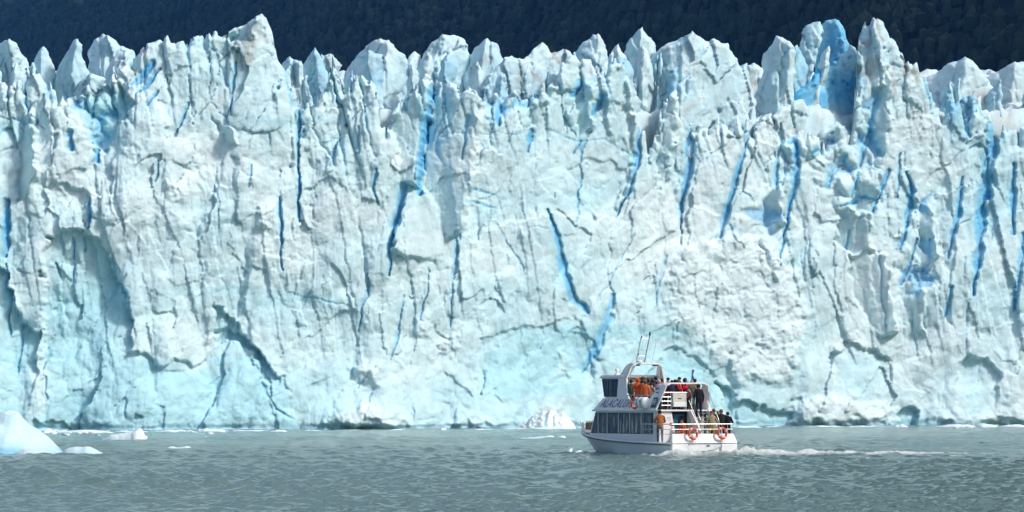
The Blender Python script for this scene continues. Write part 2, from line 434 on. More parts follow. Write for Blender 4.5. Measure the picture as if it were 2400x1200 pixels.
# recesses below overhanging lips: outline, depth at the lip, rows over which it runs out, paleness
NICHES = [
 ([(98,1010),(100,600),(112,552),(160,538),(212,545),(255,588),(266,650),(298,690),(306,760),(312,822),(345,835),(380,855),(415,830),(445,852),(475,846),(492,770),(502,706),(524,722),(546,752),(582,792),(612,842),(668,884),(690,950),(705,1010)], 1.35, (560, 1010), 0.75),
 ([(150,236),(184,214),(235,200),(262,186),(300,215),(318,240),(268,318),(244,350),(216,336),(180,285)], 1.5, (180, 480), 1.3),
 ([(494,768),(540,770),(580,792),(612,842),(668,884),(640,905),(604,900),(596,850),(570,815),(530,800),(498,805)], 0.9, (760, 960), 0.85),
 ([(108,424),(150,430),(206,444),(214,545),(120,545)], 0.7, (424, 545), 0.1), ([(1680,890),(1735,938),(1790,960),(1856,962),(1848,1010),(1690,1010)], 1.1, (880, 1100), 0.8),
 ([(2100,975),(2118,958),(2140,952),(2156,975),(2150,1010),(2100,1010)], 1.3, (940, 1100), 0.7), ([(70,1012),(84,988),(120,982),(150,990),(170,1012)], 0.5, (960, 1100), 0.9),
 ([(-20,610),(12,640),(36,700),(40,760),(95,770),(90,900),(60,980),(-20,1010)], 1.6, (600, 1010), 0.75), ([(1126,232),(1300,205),(1480,240),(1492,380),(1440,520),(1300,500),(1090,560),(1112,400)], 0.7, (200, 760), 0.35),
 ([(2240,860),(2275,830),(2330,850),(2345,900),(2330,980),(2240,985)], 0.9, (820, 1000), 0.5), ([(1440,930),(1500,900),(1580,800),(1640,830),(1690,900),(1700,1010),(1440,1010)], 0.5, (800, 1010), 0.6),
 ([(1940,830),(2000,800),(2080,830),(2095,900),(2040,950),(1960,940)], 0.9, (790, 960), 0.55), ([(1120,790),(1200,770),(1350,740),(1400,830),(1380,930),(1200,960),(1110,900)], 0.4, (740, 960), 0.6)]
# flat slabs: outline, offset towards the lake, slope of the relief along x, along z
PANELS = [
 ([(1022,193),(1126,222),(1120,300),(1106,420),(1086,552),(1042,560),(1020,480),(988,442),(1000,290)], 1.0, 0.62, 0.0), ([(893,292),(915,276),(1000,175),(1014,210),(1000,290),(984,440),(960,430),(938,450),(930,340)], 0.7, 0.65, -0.1),
 ([(1345,205),(1396,188),(1392,300),(1352,322)], 0.0, 0.8, 0.0), ([(1994,470),(2010,402),(2046,388),(2076,412),(2056,470),(2010,525)], 0.6, 0.4, 0.2), ([(1985,600),(2080,590),(2100,780),(2062,792),(2000,700)], 0.3, 0.3, 0.1),
 ([(2100,690),(2140,640),(2165,690),(2170,800),(2140,760)], 0.4, 0.3, 0.2), ([(1535,330),(1570,230),(1590,215),(1588,300),(1570,420),(1545,430)], 0.4, 0.8, 0.0), ([(1785,470),(1830,420),(1840,520),(1800,560)], 0.3, 0.8, 0.1),
 ([(2016,110),(2024,60),(2046,44),(2066,120),(2072,200),(2046,216)], 0.2, 0.9, 0.0), ([(2068,135),(2088,180),(2092,300),(2060,420),(2030,330),(2050,220)], 0.3, 0.75, 0.0), ([(1950,560),(1990,480),(2040,500),(2050,590),(1995,600)], 0.3, 0.3, 0.4),
 ([(2150,470),(2190,490),(2200,600),(2170,660),(2150,600)], 0.3, 0.8, 0.0), ([(40,330),(80,250),(92,420),(60,470),(40,480)], 0.6, 0.9, 0.0), ([(560,60),(612,33),(600,90),(560,100),(530,95)], -0.2, 0.8, -0.2), ([(500,290),(545,285),(560,340),(520,330)], 0.2, 0.8, 0.3),
 ([(968,424),(985,446),(1022,540),(1052,602),(985,610),(918,592),(926,530)], 0.7, -0.35, -0.10), ([(2200,250),(2212,262),(2205,330),(2196,330)], 0.3, 0.9, 0.0), ([(1780,560),(1830,640),(1825,660),(1800,640)], 0.2, 0.7, 0.0),
 ([(640,210),(690,200),(697,300),(660,320)], 0.2, -0.5, 0.0), ([(1416,200),(1443,150),(1470,180),(1478,300),(1440,340),(1415,280)], 0.2, -0.4, 0.0), ([(1230,300),(1265,205),(1290,240),(1262,300)], 0.3, 0.7, 0.1)]
# heaps of broken white ice lying against the wall
HEAPS = [([(1200,1012),(1235,968),(1262,955),(1290,930),(1318,942),(1345,1012)], 0.5, 0.6), ([(1590,570),(1690,545),(1770,545),(1860,600),(1905,740),(1860,900),(1740,905),(1650,830),(1560,760),(1560,640)], 0.8, 0.6),
 ([(815,860),(850,838),(905,852),(900,900),(830,900)], 0.9, 0.6), ([(740,1010),(800,955),(870,935),(960,975),(1000,1010)], 1.3, 0.6), ([(1275,910),(1300,850),(1325,795),(1340,830),(1338,890),(1318,880)], 0.8, 0.4),
 ([(972,775),(976,745),(992,736),(1006,755),(1004,782),(985,786)], 1.3, 0.1), ([(1850,990),(1870,930),(1960,910),(2060,950),(2110,960),(2090,1005),(1860,1005)], 1.4, 0.3), ([(1020,800),(1060,780),(1090,830),(1040,850)], 0.6, 0.7),
 ([(600,480),(650,460),(650,560),(610,540)], 0.6, 0.4), ([(392,425),(440,408),(470,450),(430,480),(395,465)], 0.7, 0.3), ([(2160,1010),(2200,965),(2400,950),(2500,1010)], 0.8, 0.3), ([(1000,1010),(1090,965),(1200,985),(1210,1010)], 0.8, 0.5)]

CHAOS = [([(1800,300),(1900,310),(2060,300),(2080,380),(2060,490),(1990,530),(1930,480),(1890,400),(1820,420)], 1.5), ([(1130,225),(1230,205),(1300,170),(1340,240),(1240,270),(1140,280)], 0.8),
 ([(1700,500),(1800,470),(1860,500),(1800,580),(1720,590)], 0.9), ([(150,226),(250,196),(300,220),(262,330),(236,352),(200,310),(170,290)], 1.2), ([(2080,450),(2200,450),(2200,680),(2110,700)], 0.8)]

def subdivide(pts, rs, amount=0.13, seg=7.0, closed=True):
    """midpoint displacement: a traced outline gets a broken edge"""
    p = [np.array(q, float) for q in pts]
    n = len(p)
    out = []
    def rec(a, b):
        L = np.hypot(*(b - a))
        if L < seg:
            out.append(a); return
        nrm = np.array([-(b - a)[1], (b - a)[0]]) / L
        m = (a + b) / 2 + nrm * rs.uniform(-1, 1) * amount * L
        rec(a, m); rec(m, b)
    for i in range(n if closed else n - 1):
        rec(p[i], p[(i + 1) % n])
    if not closed: out.append(p[-1])
    return np.array(out)

def sd_poly(X, Y, P):
    """signed distance to a polygon (positive inside) and the nearest edge point"""
    X = np.asarray(X, float); Y = np.asarray(Y, float)
    best = np.full(X.shape, 1e18); nx = np.zeros(X.shape); ny = np.zeros(X.shape); ins = np.zeros(X.shape, bool)
    for i in range(len(P)):
        ax, ay = P[i]; bx, by = P[(i + 1) % len(P)]
        dx, dy = bx - ax, by - ay
        t = np.clip(((X - ax) * dx + (Y - ay) * dy) / (dx * dx + dy * dy + 1e-12), 0, 1)
        qx = ax + t * dx; qy = ay + t * dy
        d = (X - qx) ** 2 + (Y - qy) ** 2
        k = d < best
        best = np.where(k, d, best); nx = np.where(k, qx, nx); ny = np.where(k, qy, ny)
        if by != ay:
            c = ((ay > Y) != (by > Y)) & (X < dx * (Y - ay) / dy + ax)
            ins ^= c
    d = np.sqrt(best)
    return np.where(ins, d, -d), nx, ny

def window(U, V, pts, m=30):
    a = np.array([p[:2] for p in pts], float)
    return (U > a[:, 0].min() - m) & (U < a[:, 0].max() + m) & (V > a[:, 1].min() - m) & (V < a[:, 1].max() + m)

def ice_relief(U, V, rough=1.0, seed=0, macro=1.0, fine=1.0):
    """broken ice surface in metres towards the lake, over photo-sized columns and rows"""
    x0 = U / PXM; z0 = V / PXM
    x = 0.955 * x0 + 0.296 * z0 + 100; z = -0.296 * x0 + 0.955 * z0 + 130          # grain of the ice leans with its flow
    a = vnoise(x / 4, z / 4, 1 + seed) - .5; b = vnoise(x / 4, z / 4, 2 + seed) - .5
    c = fbm(x / 1.0, z / 1.0, 3, 3 + seed); d = fbm(x / 1.0, z / 1.0, 3, 4 + seed)
    wx = x + 1.5 * a + 0.42 * c; wz = z + 1.5 * b + 0.42 * d
    r = macro * 0.60 * facets(wx, wz, 3.2, 8.0, 1 + seed, tilt=.85, k=.75) * 1.7
    h, e = cells(wx, wz, 3.0, 5.2, 0 + seed, .9); r += 0.25 * h * rough
    r += 0.26 * facets(wx, wz, 1.3, 2.3, 2 + seed, tilt=.85, k=.75) * 1.6
    h, e2 = cells(wx, wz, 1.15, 1.5, 2 + seed, .9)
    patch = sstep(-0.15, 0.3, fbm(x / 6, z / 7, 2, 5 + seed))
    r += 0.085 * h * (0.25 + 0.75 * patch) * rough * (.5 + .5 * fine)
    h, e3 = cells(x + .2 * c, z + .2 * d, 0.5, 0.55, 4 + seed, .9); r += 0.032 * h * rough
    r -= 0.085 * facets(wx, wz, 0.8, 1.0, 3 + seed, tilt=1.0, k=.7) * (1.2 - 0.6 * patch)
    r += (0.03 + 0.075 * patch) * fbm(x / 0.5, z / 0.55, 3, 2 + seed, gain=.65) * rough * (.4 + .6 * fine)
    # upright grooves where meltwater has run
    vert = sstep(0.0, 0.4, fbm(x / 5, z / 9, 2, 1 + seed))
    r += 0.055 * vert * fbm(x0 / 0.35 + c * .3 + .04 * z0, z0 / 5.0, 2, 5 + seed, ridged=True) * rough
    # fine fractures along some of the plate edges
    fr = sstep(0.055, 0.0, e) * sstep(0.14, 0.36, fbm(x / 3.5, z / 3.5, 2, 4 + seed))
    fr = fr * fine
    r -= 0.25 * fr
    return r, fr

def build_face():
    rs = np.random.RandomState(3)
    STEP = 2.6
    uin = np.arange(-130, 2560, STEP)
    lo = -130 - np.cumsum(np.linspace(STEP, 22, 65)); hi = uin[-1] + np.cumsum(np.linspace(STEP, 22, 65))
    u = np.concatenate([lo[::-1], uin, hi])
    tp = subdivide([(a, b) for a, b in _top], rs, 0.10, 5.0, closed=False)
    o = np.argsort(tp[:, 0], kind='stable')
    vt = np.interp(u, tp[o, 0], tp[o, 1])
    # the wall's upper part stands in leaning pillars with gaps between them
    def pillars(U_, V_):
        x_ = U_ / PXM + 100; z_ = V_ / PXM + 100
        xp = x_ - 0.16 * z_ + 0.9 * fbm(x_ / 4, z_ / 9, 3, 2) + 0.2 * fbm(x_ / .7, z_ / .9, 2, 1)
        h1, e1 = cells(xp, z_ + 3 * np.sin(x_ * .7), 2.3, 15.0, 1, .8)
        h2, e2 = cells(xp, z_, 0.95, 7.0, 3, .9)
        zone = np.interp(U_, [-100, 0, 240, 330, 620, 680, 1000, 1090, 1150, 1460, 1520, 2400], [1, 1, .9, .35, .30, .9, .9, .35, .45, .55, 1, 1]) * (1 - 0.85 * np.exp(-((U_ - 600) / 60) ** 4)) * (1 - 0.65 * np.exp(-((U_ - 2080) / 75) ** 4))
        return h1, e1, h2, e2, zone
    _h1, _e1, _h2, _e2, _zn = pillars(u, vt + 25)
    vt = vt + _zn * (34 * sstep(.13, 0, _e1) + 12 * sstep(.12, 0, _e2) - 7 * _h2)
    v = np.arange(20, 1034, STEP)
    U, V = np.meshgrid(u, v, indexing='ij')
    top = np.repeat(vt[:, None], len(v), 1)
    out = V < top - STEP
    V = np.maximum(V, top)
    # distance to the upper edge (metres)
    de = np.full(U.shape, 1e9)
    n = len(u)
    for k in range(-16, 17):
        j = np.clip(np.arange(n) + k, 0, n - 1)
        dv = np.maximum(V - vt[j][:, None], 0); du = (u[j] - u)[:, None]
        de = np.minimum(de, np.hypot(du, dv))
    de /= PXM
    rgh = np.clip(0.62 + 0.5 * sstep(640, 420, V) + 0.5 * fbm(U / 160, V / 160, 2, 3), 0.25, 1.4)
    rel, frac = ice_relief(U, V, rgh, fine=0.15 + 0.75 * sstep(520, 280, V))
    x = U / PXM + 100; z = V / PXM + 100
    # long buttresses leaning with the flow of the ice
    xs = x - 0.12 * z
    rel += 0.55 * facets(xs + 1.2 * fbm(x / 9, z / 9, 2, 1), z, 5.5, 22, 5, tilt=.8, k=.8) * 1.5
    rel += 1.5 * fbm(x / 13, z / 16, 2, 3) + 0.35 * facets(x + .8 * fbm(x, z, 2, 2), z, 2.6, 3.2, 0, tilt=.8, k=.8) * 1.3 * sstep(560, 760, V)
    h1, e1, h2, e2, zone = pillars(U, V)
    upz = sstep(430 + 130 * fbm(x / 7, x * 0, 2, 1), 150, V) * zone
    rel += upz * (1.15 * h1 + 0.38 * h2) - upz * 0.9 * sstep(.14, 0, e1)
    flz = 0.55 * sstep(1760, 1900, U) * sstep(330, 460, V) * sstep(960, 720, V) + 0.30 * sstep(330, 480, V) * sstep(960, 700, V) * sstep(1780, 1600, U)
    rel += flz * (0.75 * h1 + 0.30 * h2)
    gapm = upz * sstep(.16, .02, e1) * sstep(-.25, .25, fbm(x / 3, z / 4, 2, 4))
    pale = 0.22 + 0.6 * gapm + 0.45 * fbm(x / 8, z / 5, 4, 2) + 0.42 * sstep(560, 960, V) * (1 - 0.65 * sstep(1500, 1750, U)) + 0.18 * sstep(330, 120, V)
    blue = np.maximum(0.45 * frac, 0.75 * gapm * sstep(.10, .0, e1)); dirt = np.zeros(U.shape)
    jx = 9 * (fbm(x / 1.1, z / 1.1, 3, 4)); jy = 9 * (fbm(x / 1.1, z / 1.1, 3, 5))
    for pts, dep, rows, pl in NICHES:
        w = window(U, V, pts)
        d, _, _ = sd_poly(U[w] + 1.8 * jx[w], V[w] + 1.8 * jy[w], np.array(pts, float))
        m = sstep(-1, 6, d) * (1 - sstep(rows[0] + (rows[1] - rows[0]) * 0.25, rows[1], V[w]))
        rel[w] -= dep * m
        pale[w] += pl * 0.7 * sstep(-2, 30, d)
    for pts, off, gx, gz in PANELS:
        w = window(U, V, pts)
        d, _, _ = sd_poly(U[w] + 1.3 * jx[w], V[w] + 1.3 * jy[w], np.array(pts, float))
        m = sstep(-2, 7, d)
        c = np.array(pts, float).mean(0)
        pl = off + (gx + (0.6 if gx > 0 else 0)) * (U[w] - c[0]) / PXM + gz * (c[1] - V[w]) / PXM
        base = rel[w]
        rel[w] = base * (1 - m) + (0.60 * base + pl) * m
    heap = np.zeros(U.shape)
    for pts, dep, rg in HEAPS:
        w = window(U, V, pts, 60)
        d, _, _ = sd_poly(U[w] + 2 * jx[w], V[w] + 2 * jy[w], np.array(pts, float))
        m = sstep(-8, 34, d)
        xr = .9 * x[w] + .43 * z[w] + .1 * jx[w]; zr = -.43 * x[w] + .9 * z[w] + .1 * jy[w]
        lumps = facets(xr, zr, 2.0, 1.3, 2, tilt=1.0, k=.8) * 0.5 + cells(xr, zr, .8, .6, 3, .9)[0] * 0.16 + facets(xr, zr, .7, .5, 3, tilt=.9, k=.8) * 0.16
        rel[w] += m * (dep + rg * lumps)
        heap[w] = np.maximum(heap[w], m)
    pale *= 1 - 0.85 * heap
    for pts, am in CHAOS:
        w = window(U, V, pts, 40)
        d, _, _ = sd_poly(U[w] + 2 * jx[w], V[w] + 2 * jy[w], np.array(pts, float))
        m = sstep(-6, 22, d)
        q = facets(.85 * x[w] + .5 * z[w] + jx[w] / 18, -.5 * x[w] + .85 * z[w] + jy[w] / 18, 1.9, 1.3, 4, tilt=1.1, k=.9)
        rel[w] += am * m * (q - .3)
        gap = sstep(0.05, -0.25, q) * m
        blue[w] = np.maximum(blue[w], 0.55 * gap)
    # strata: thin denser layers of ice
    band = fbm(x / 26 + 3, z * 1.1 + 0.25 * fbm(x / 3, z / 3, 2, 1), 2, 1)
    pale += 0.28 * sstep(0.25, 0.6, band) * sstep(-.2, .3, fbm(x / 9, z / 9, 2, 0))
    for pts, dep, bl in CRACKS:
        w = window(U, V, pts, 34)
        uu = U[w] + 0.6 * jx[w]; vv = V[w] + 0.6 * jy[w]
        best = np.zeros(uu.shape); side = np.zeros(uu.shape); qmin = np.full(uu.shape, 9.0)
        for i in range(len(pts) - 1):
            ax, ay, wa = pts[i]; bx, by, wb = pts[i + 1]
            dx, dy = bx - ax, by - ay
            L = math.hypot(dx, dy)
            t = np.clip(((uu - ax) * dx + (vv - ay) * dy) / L ** 2, 0, 1)
            ww = (wa + (wb - wa) * t) * (0.45 + 0.75 * vnoise(uu / 22, vv / 22, i))
            if max(wa, wb) >= 8: ww = ww * 1.3
            q = np.hypot(uu - ax - t * dx, vv - ay - t * dy) / ww
            cr = ((uu - ax) * dy - (vv - ay) * dx) / L / ww
            if by < ay: cr = -cr
            qmin = np.minimum(qmin, q)
            k = 1 - q / 1.15 > best
            best = np.where(k, 1 - q / 1.15, best); side = np.where(k, cr, side)
        best = np.clip(best, 0, 1)
        # one wall falls away gently, the other is a clean break
        ramp = sstep(-1.0, 0.6, side)
        pale[w] += 0.45 * bl * np.exp(-(qmin / 1.9) ** 2)
        rel[w] -= dep * 0.30 * sstep(0, 0.30, best) * (0.25 + 0.75 * ramp)
        blue[w] = np.maximum(blue[w], bl * sstep(0.0, 0.62, best) * (0.5 + 0.5 * ramp) * (0.8 + 0.4 * fbm(uu / 25, vv / 60, 2, 1)))
    # melt pits
    pit = facets(x * 1.0, z, 0.9, 1.1, 0, tilt=0, k=6.0, off=1.4)
    pm = sstep(0.95, 1.25, pit) * sstep(0.05, 0.4, fbm(x / 4, z / 4, 2, 3)) * sstep(620, 300, V)
    rel -= 0.45 * pm; blue = np.maximum(blue, 0.5 * pm)
    # dirt bands on the weathered upper edge
    dr = sstep(0.30, 0.75, fbm(xs * 0.9, z / 3.2, 4, 5, ridged=True)) * sstep(330, 150, V) * sstep(0.0, 0.5, fbm(x / 3, z / 3, 3, 2))
    dirt = np.clip(0.65 * dr, 0, 1)
    # rounded upper edge, toe and the notch melted in at the waterline
    rel -= 1.0 * (1 - np.clip(de / 0.6, 0, 1)) ** 2
    rel += 1.3 * sstep(760, 1000, V)
    zz = CAMH - (V - CV) * Y0(U) / FPX
    notch = sstep(0.75 + 0.5 * fbm(x / 3, x * 0 + 2, 3, 1), 0.2, zz)
    rel -= 0.30 * notch * (0.3 + 1.2 * vnoise(x / 2.5, x * 0, 2)); blue = np.maximum(blue, 0.25 * notch)
    X, Y, Z = place(U, V)
    Y = Y - rel
    nu, nv = U.shape
    F = grid_faces(nu, nv)[:, ::-1]
    of = out.ravel()
    F = F[~(of[F].all(1))]
    me = mesh_np('ice_face', np.stack([X.ravel(), Y.ravel(), Z.ravel()], 1), F, [M_ICE],
                 {'pale': np.clip(pale, 0, 1).ravel(), 'blue': np.clip(blue, 0, 1).ravel(), 'dirt': dirt.ravel()})
    return link('ice_face', me, GLACIER)

# towers of ice standing behind the wall: outline, metres behind, ridge line (or None), left slope, right slope, (pale, blue, dirt), thickness
SERACS = [
 ([(-80,120),(0,92),(22,90),(36,99),(47,124),(58,136),(70,172),(76,320),(-80,330)], 5, [(22,90),(40,300)], .5, .5, (.35,0,.1)),
 ([(56,150),(80,122),(97,106),(110,120),(122,150),(128,230),(58,240)], 9, [(97,106),(92,230)], .9, .3, (.4,.1,.1)),
 ([(104,190),(125,150),(150,115),(167,90),(182,90),(192,105),(198,144),(207,166),(212,290),(118,300)], 6, [(182,90),(150,290)], .8, .3, (.45,.1,.15)),
 ([(190,110),(208,86),(232,72),(250,80),(266,90),(277,104),(310,116),(320,170),(306,240),(196,250)], 12, [(250,78),(240,240)], .8, .5, (.3,.1,.2)),
 ([(236,168),(252,140),(270,119),(310,115),(306,160),(262,235),(232,230)], 8, [(290,115),(262,235)], .6, .4, (.1,0,.1)),
 ([(160,212),(206,166),(246,184),(232,230),(180,262),(160,250)], 2.6, [(215,170),(185,262)], .6, .3, (.2,.05,.2)),
 ([(248,270),(270,236),(298,250),(318,262),(312,300),(262,330),(252,310)], 1.6, [(290,250),(270,325)], .8, .3, (.55,.15,0)),
 ([(650,150),(664,134),(676,126),(690,136),(704,140),(709,160),(714,225),(716,290),(648,290)], 4, [(700,140),(703,280)], .8, .3, (.3,0,.1)),
 ([(702,155),(720,130),(738,110),(748,125),(758,150),(772,185),(780,270),(702,270)], 6, [(738,110),(745,260)], .7, .4, (.45,.3,.1)),
 ([(742,150),(752,125),(760,130),(775,124),(790,140),(802,152),(806,240),(742,240)], 10, None, 0, 0, (.2,0,.3)),
 ([(793,182),(812,135),(835,108),(860,90),(890,84),(910,90),(930,115),(958,140),(974,160),(984,190),(990,280),(870,290),(800,230)], 8, [(912,92),(896,170),(880,280)], .85, .35, (.3,0,.1)),
 ([(950,150),(960,130),(972,119),(985,128),(990,200),(948,200)], 14, None, 0, 0, (.3,0,.1)),
 ([(966,165),(985,132),(1000,110),(1018,90),(1036,76),(1046,80),(1060,79),(1080,85),(1097,105),(1107,138),(1100,230),(980,230)], 10, [(1036,76),(1012,150),(1000,220)], .9, .35, (.3,.1,.15)),
 ([(1088,160),(1098,125),(1112,105),(1128,96),(1142,87),(1150,97),(1165,100),(1175,130),(1192,152),(1188,240),(1090,240)], 7, [(1142,87),(1120,230)], .8, .35, (.35,.1,.3)),
 ([(1130,205),(1160,160),(1182,135),(1200,130),(1225,140),(1240,128),(1256,108),(1270,97),(1284,108),(1290,122),(1306,120),(1320,112),(1340,125),(1362,150),(1350,260),(1140,280)], 4, None, 0, 0, (.3,.15,.5)),
 ([(1342,140),(1348,115),(1365,95),(1390,76),(1398,82),(1402,76),(1415,95),(1424,128),(1420,190),(1340,190)], 8, [(1402,76),(1395,190)], .7, .5, (.25,0,.4)),
 ([(1418,150),(1440,110),(1452,97),(1456,120),(1472,136),(1476,200),(1418,200)], 10, [(1452,97),(1450,200)], .7, .5, (.25,0,.2)),
 ([(1464,125),(1475,90),(1490,75),(1506,62),(1520,85),(1538,106),(1540,180),(1464,180)], 9, [(1506,62),(1490,180)], .8, .4, (.35,.05,.15)),
 ([(1464,165),(1480,135),(1494,118),(1506,104),(1516,116),(1524,142),(1520,210),(1468,210)], 5, [(1506,104),(1490,200)], .9, .3, (.3,.05,.25)),
 ([(1478,240),(1500,172),(1533,112),(1560,100),(1590,88),(1623,70),(1645,86),(1660,95),(1675,88),(1690,100),(1708,98),(1720,125),(1735,150),(1760,187),(1768,330),(1600,350),(1500,350),(1482,290)], 1.6, [(1625,70),(1600,105),(1597,200),(1585,340)], .85, .30, (.25,.08,.2)),
 ([(1740,190),(1752,150),(1770,145),(1792,160),(1804,320),(1740,320)], 10, None, 0, 0, (.2,0,.5)),
 ([(1728,330),(1760,230),(1784,190),(1795,118),(1804,111),(1822,78),(1840,88),(1852,97),(1862,112),(1868,170),(1880,330)], 2.2, [(1852,97),(1846,180),(1830,330)], .85, .35, (.2,0,.25)),
 ([(1852,200),(1862,110),(1870,104),(1880,120),(1900,200),(1890,260),(1850,260)], 7, None, 0, 0, (.6,.5,.1)),
 ([(1870,190),(1876,110),(1885,70),(1895,52),(1910,46),(1925,46),(1931,60),(1929,92),(1916,134),(1900,200)], 8, [(1928,50),(1900,190)], .8, .3, (.35,.0,.1)),
 ([(1926,66),(1940,43),(1965,44),(1978,60),(1985,85),(1992,104),(2000,230),(1916,240),(1918,120)], 10, [(1972,52),(1985,220)], .45, .5, (.9,.65,.0)),
 ([(1850,230),(1900,190),(1935,150),(1980,160),(2020,150),(2075,150),(2080,360),(1850,370)], 6, None, 0, 0, (.9,1.0,.05)),
 ([(1888,250),(1905,190),(1925,140),(1945,106),(1946,130),(1930,200),(1916,260),(1895,290)], 4.5, [(1944,108),(1905,285)], .8, .4, (.15,0,.3)),
 ([(1958,190),(1968,150),(1984,118),(1995,100),(2008,112),(2030,160),(2048,220),(2040,290),(1975,280),(1960,230)], 4, [(2010,112),(2035,280)], .8, .4, (.45,.15,.2)),
 ([(1900,330),(1930,300),(1962,282),(1990,300),(2020,330),(2010,380),(1910,380)], 1.5, None, 0, 0, (.2,.15,.3)),
 ([(1776,300),(1830,250),(1884,232),(1900,270),(1890,330),(1790,350)], 1.2, None, 0, 0, (.1,.05,.4)),
 ([(2140,220),(2158,172),(2180,170),(2205,162),(2230,142),(2265,130),(2276,138),(2292,152),(2312,178),(2332,205),(2336,340),(2170,340)], 6, [(2265,130),(2240,330)], .8, .5, (.2,0,.5)),
 ([(2296,220),(2320,176),(2350,160),(2366,150),(2400,142),(2440,150),(2500,140),(2520,340),(2306,350)], 8, [(2380,146),(2360,340)], .8, .5, (.2,0,.5)),
 ([(2296,300),(2312,240),(2330,205),(2344,184),(2349,200),(2350,232),(2366,300),(2340,330),(2300,330)], 3, [(2344,184),(2345,320)], .9, .3, (.4,.25,.15)),
 ([(2244,330),(2250,240),(2262,224),(2285,226),(2298,250),(2300,340)], 2.2, None, 0, 0, (.6,.4,.1)),
 ([(2205,330),(2210,240),(2226,210),(2240,214),(2250,340)], 4, None, 0, 0, (.6,.5,.1)),
 ([(2520,330),(2500,200),(2540,150),(2590,175),(2640,160),(2700,330)], 8, [(2560,150),(2560,330)], .8, .4, (.3,0,.3)),
 ([(-260,330),(-230,150),(-190,120),(-150,150),(-110,110),(-60,160),(-50,330)], 7, [(-180,120),(-170,330)], .8, .4, (.3,0,.3)),
]

def build_serac(i, spec):
    poly, back, ridge, sl, sr, (p0, b0, d0) = spec
    rs = np.random.RandomState(100 + i)
    vb = max(q[1] for q in poly)
    poly = [(a, b + 60 if b > vb - 25 else b) for a, b in poly]       # the tower's foot goes down behind the wall
    P = subdivide(poly, rs, 0.13, 4.0)
    P[:, 1] = np.minimum(P[:, 1], vb + 60)
    lo = P.min(0) - 3; hi = P.max(0) + 3
    ST = 2.8 if i < 100 else 3.2
    u = np.arange(lo[0], hi[0] + ST, ST); v = np.arange(lo[1], hi[1] + ST, ST)
    U, V = np.meshgrid(u, v, indexing='ij')
    sd, nx, ny = sd_poly(U, V, P)
    keep = sd > -ST * 1.5
    snap = keep & (sd < 0)
    U = np.where(snap, nx, U); V = np.where(snap, ny, V)
    d = np.maximum(sd, 0) / PXM
    rel, frac = ice_relief(U + 300 * i, V + 170 * i, 1.1, i % 3)
    sx_ = U / PXM + 50; sz_ = V / PXM + 50
    rel = rel + 0.45 * cells(sx_ - .2 * sz_ + .4 * fbm(sx_ / 1.5, sz_ / 2, 2, i), sz_, 1.3, 8.0, i % 5, .9)[0]
    if ridge is not None:
        r = np.array(ridge, float)
        xs = np.interp(V, r[:, 1], r[:, 0])
        dx = (U - xs) / PXM + 0.25 * fbm(U / 30, V / 30, 3, i)
        rel = rel * 0.9 - np.where(dx < 0, -dx * (sl + 0.95), dx * sr * 0.4)
    x = U / PXM; z = V / PXM
    inner = rel - 0.9 * (1 - np.clip(d / 0.5, 0, 1)) ** 1.6
    edge = (d <= 0)
    floor = -9.0
    front = np.maximum(inner, floor)
    pale = np.clip(p0 + 0.12 + 0.45 * fbm(x / 2.5, z / 2.5, 4, i), 0, 1)
    pit = facets(x + 13 * i, z, 0.8, 1.2, i, tilt=0, k=5.0, off=1.4)
    pm = sstep(0.8, 1.2, pit) * sstep(-.1, 0.3, fbm(x / 3, z / 3, 2, i + 1))
    front = front - 0.4 * pm * (d > 0.4)
    blue = np.clip(b0 * (0.7 + 0.9 * fbm(x / 2, z / 3, 3, i + 2)) + 0.45 * pm + 0.5 * frac, 0, 1)
    dirt = np.clip(d0 * 1.2 * sstep(0.2, 0.7, fbm(x / 1.6 + z / 5, z / 3.0 - x / 6, 4, i, ridged=True)) * sstep(-.3, .3, fbm(x / 3, z / 3, 2, i + 4)), 0, .8)
    X, Y, Z = place(U, V, back)
    nu, nv = U.shape
    F = grid_faces(nu, nv)[:, ::-1]
    kf = keep.ravel(); inn = (sd > 0).ravel()
    F = F[kf[F].all(1) & inn[F].any(1)]
    # back shell, so the tower is solid
    n = nu * nv
    Yf = (Y - front).ravel()
    thick = np.where(edge, 0.0, 2.5 * np.minimum(d / 1.2, 1)).ravel()
    Yb = (Y - floor).ravel() * 0 + (Y.ravel() - np.minimum(front, floor * 0 + front).ravel()) + thick
    V3 = np.concatenate([np.stack([X.ravel(), Yf, Z.ravel()], 1), np.stack([X.ravel(), Yb, Z.ravel()], 1)[::1]])
    # coarse back: reuse every face, reversed
    FB = F[:, ::-1] + n
    used = np.zeros(2 * n, bool); allF = np.concatenate([F, FB]); used[allF.ravel()] = True
    idx = np.cumsum(used) - 1
    me = mesh_np('serac', V3[used], idx[allF], [M_ICE], {'pale': np.tile(pale.ravel(), 2)[used], 'blue': np.tile(blue.ravel(), 2)[used], 'dirt': np.tile(dirt.ravel(), 2)[used]})
    return link('serac', me, GLACIER)

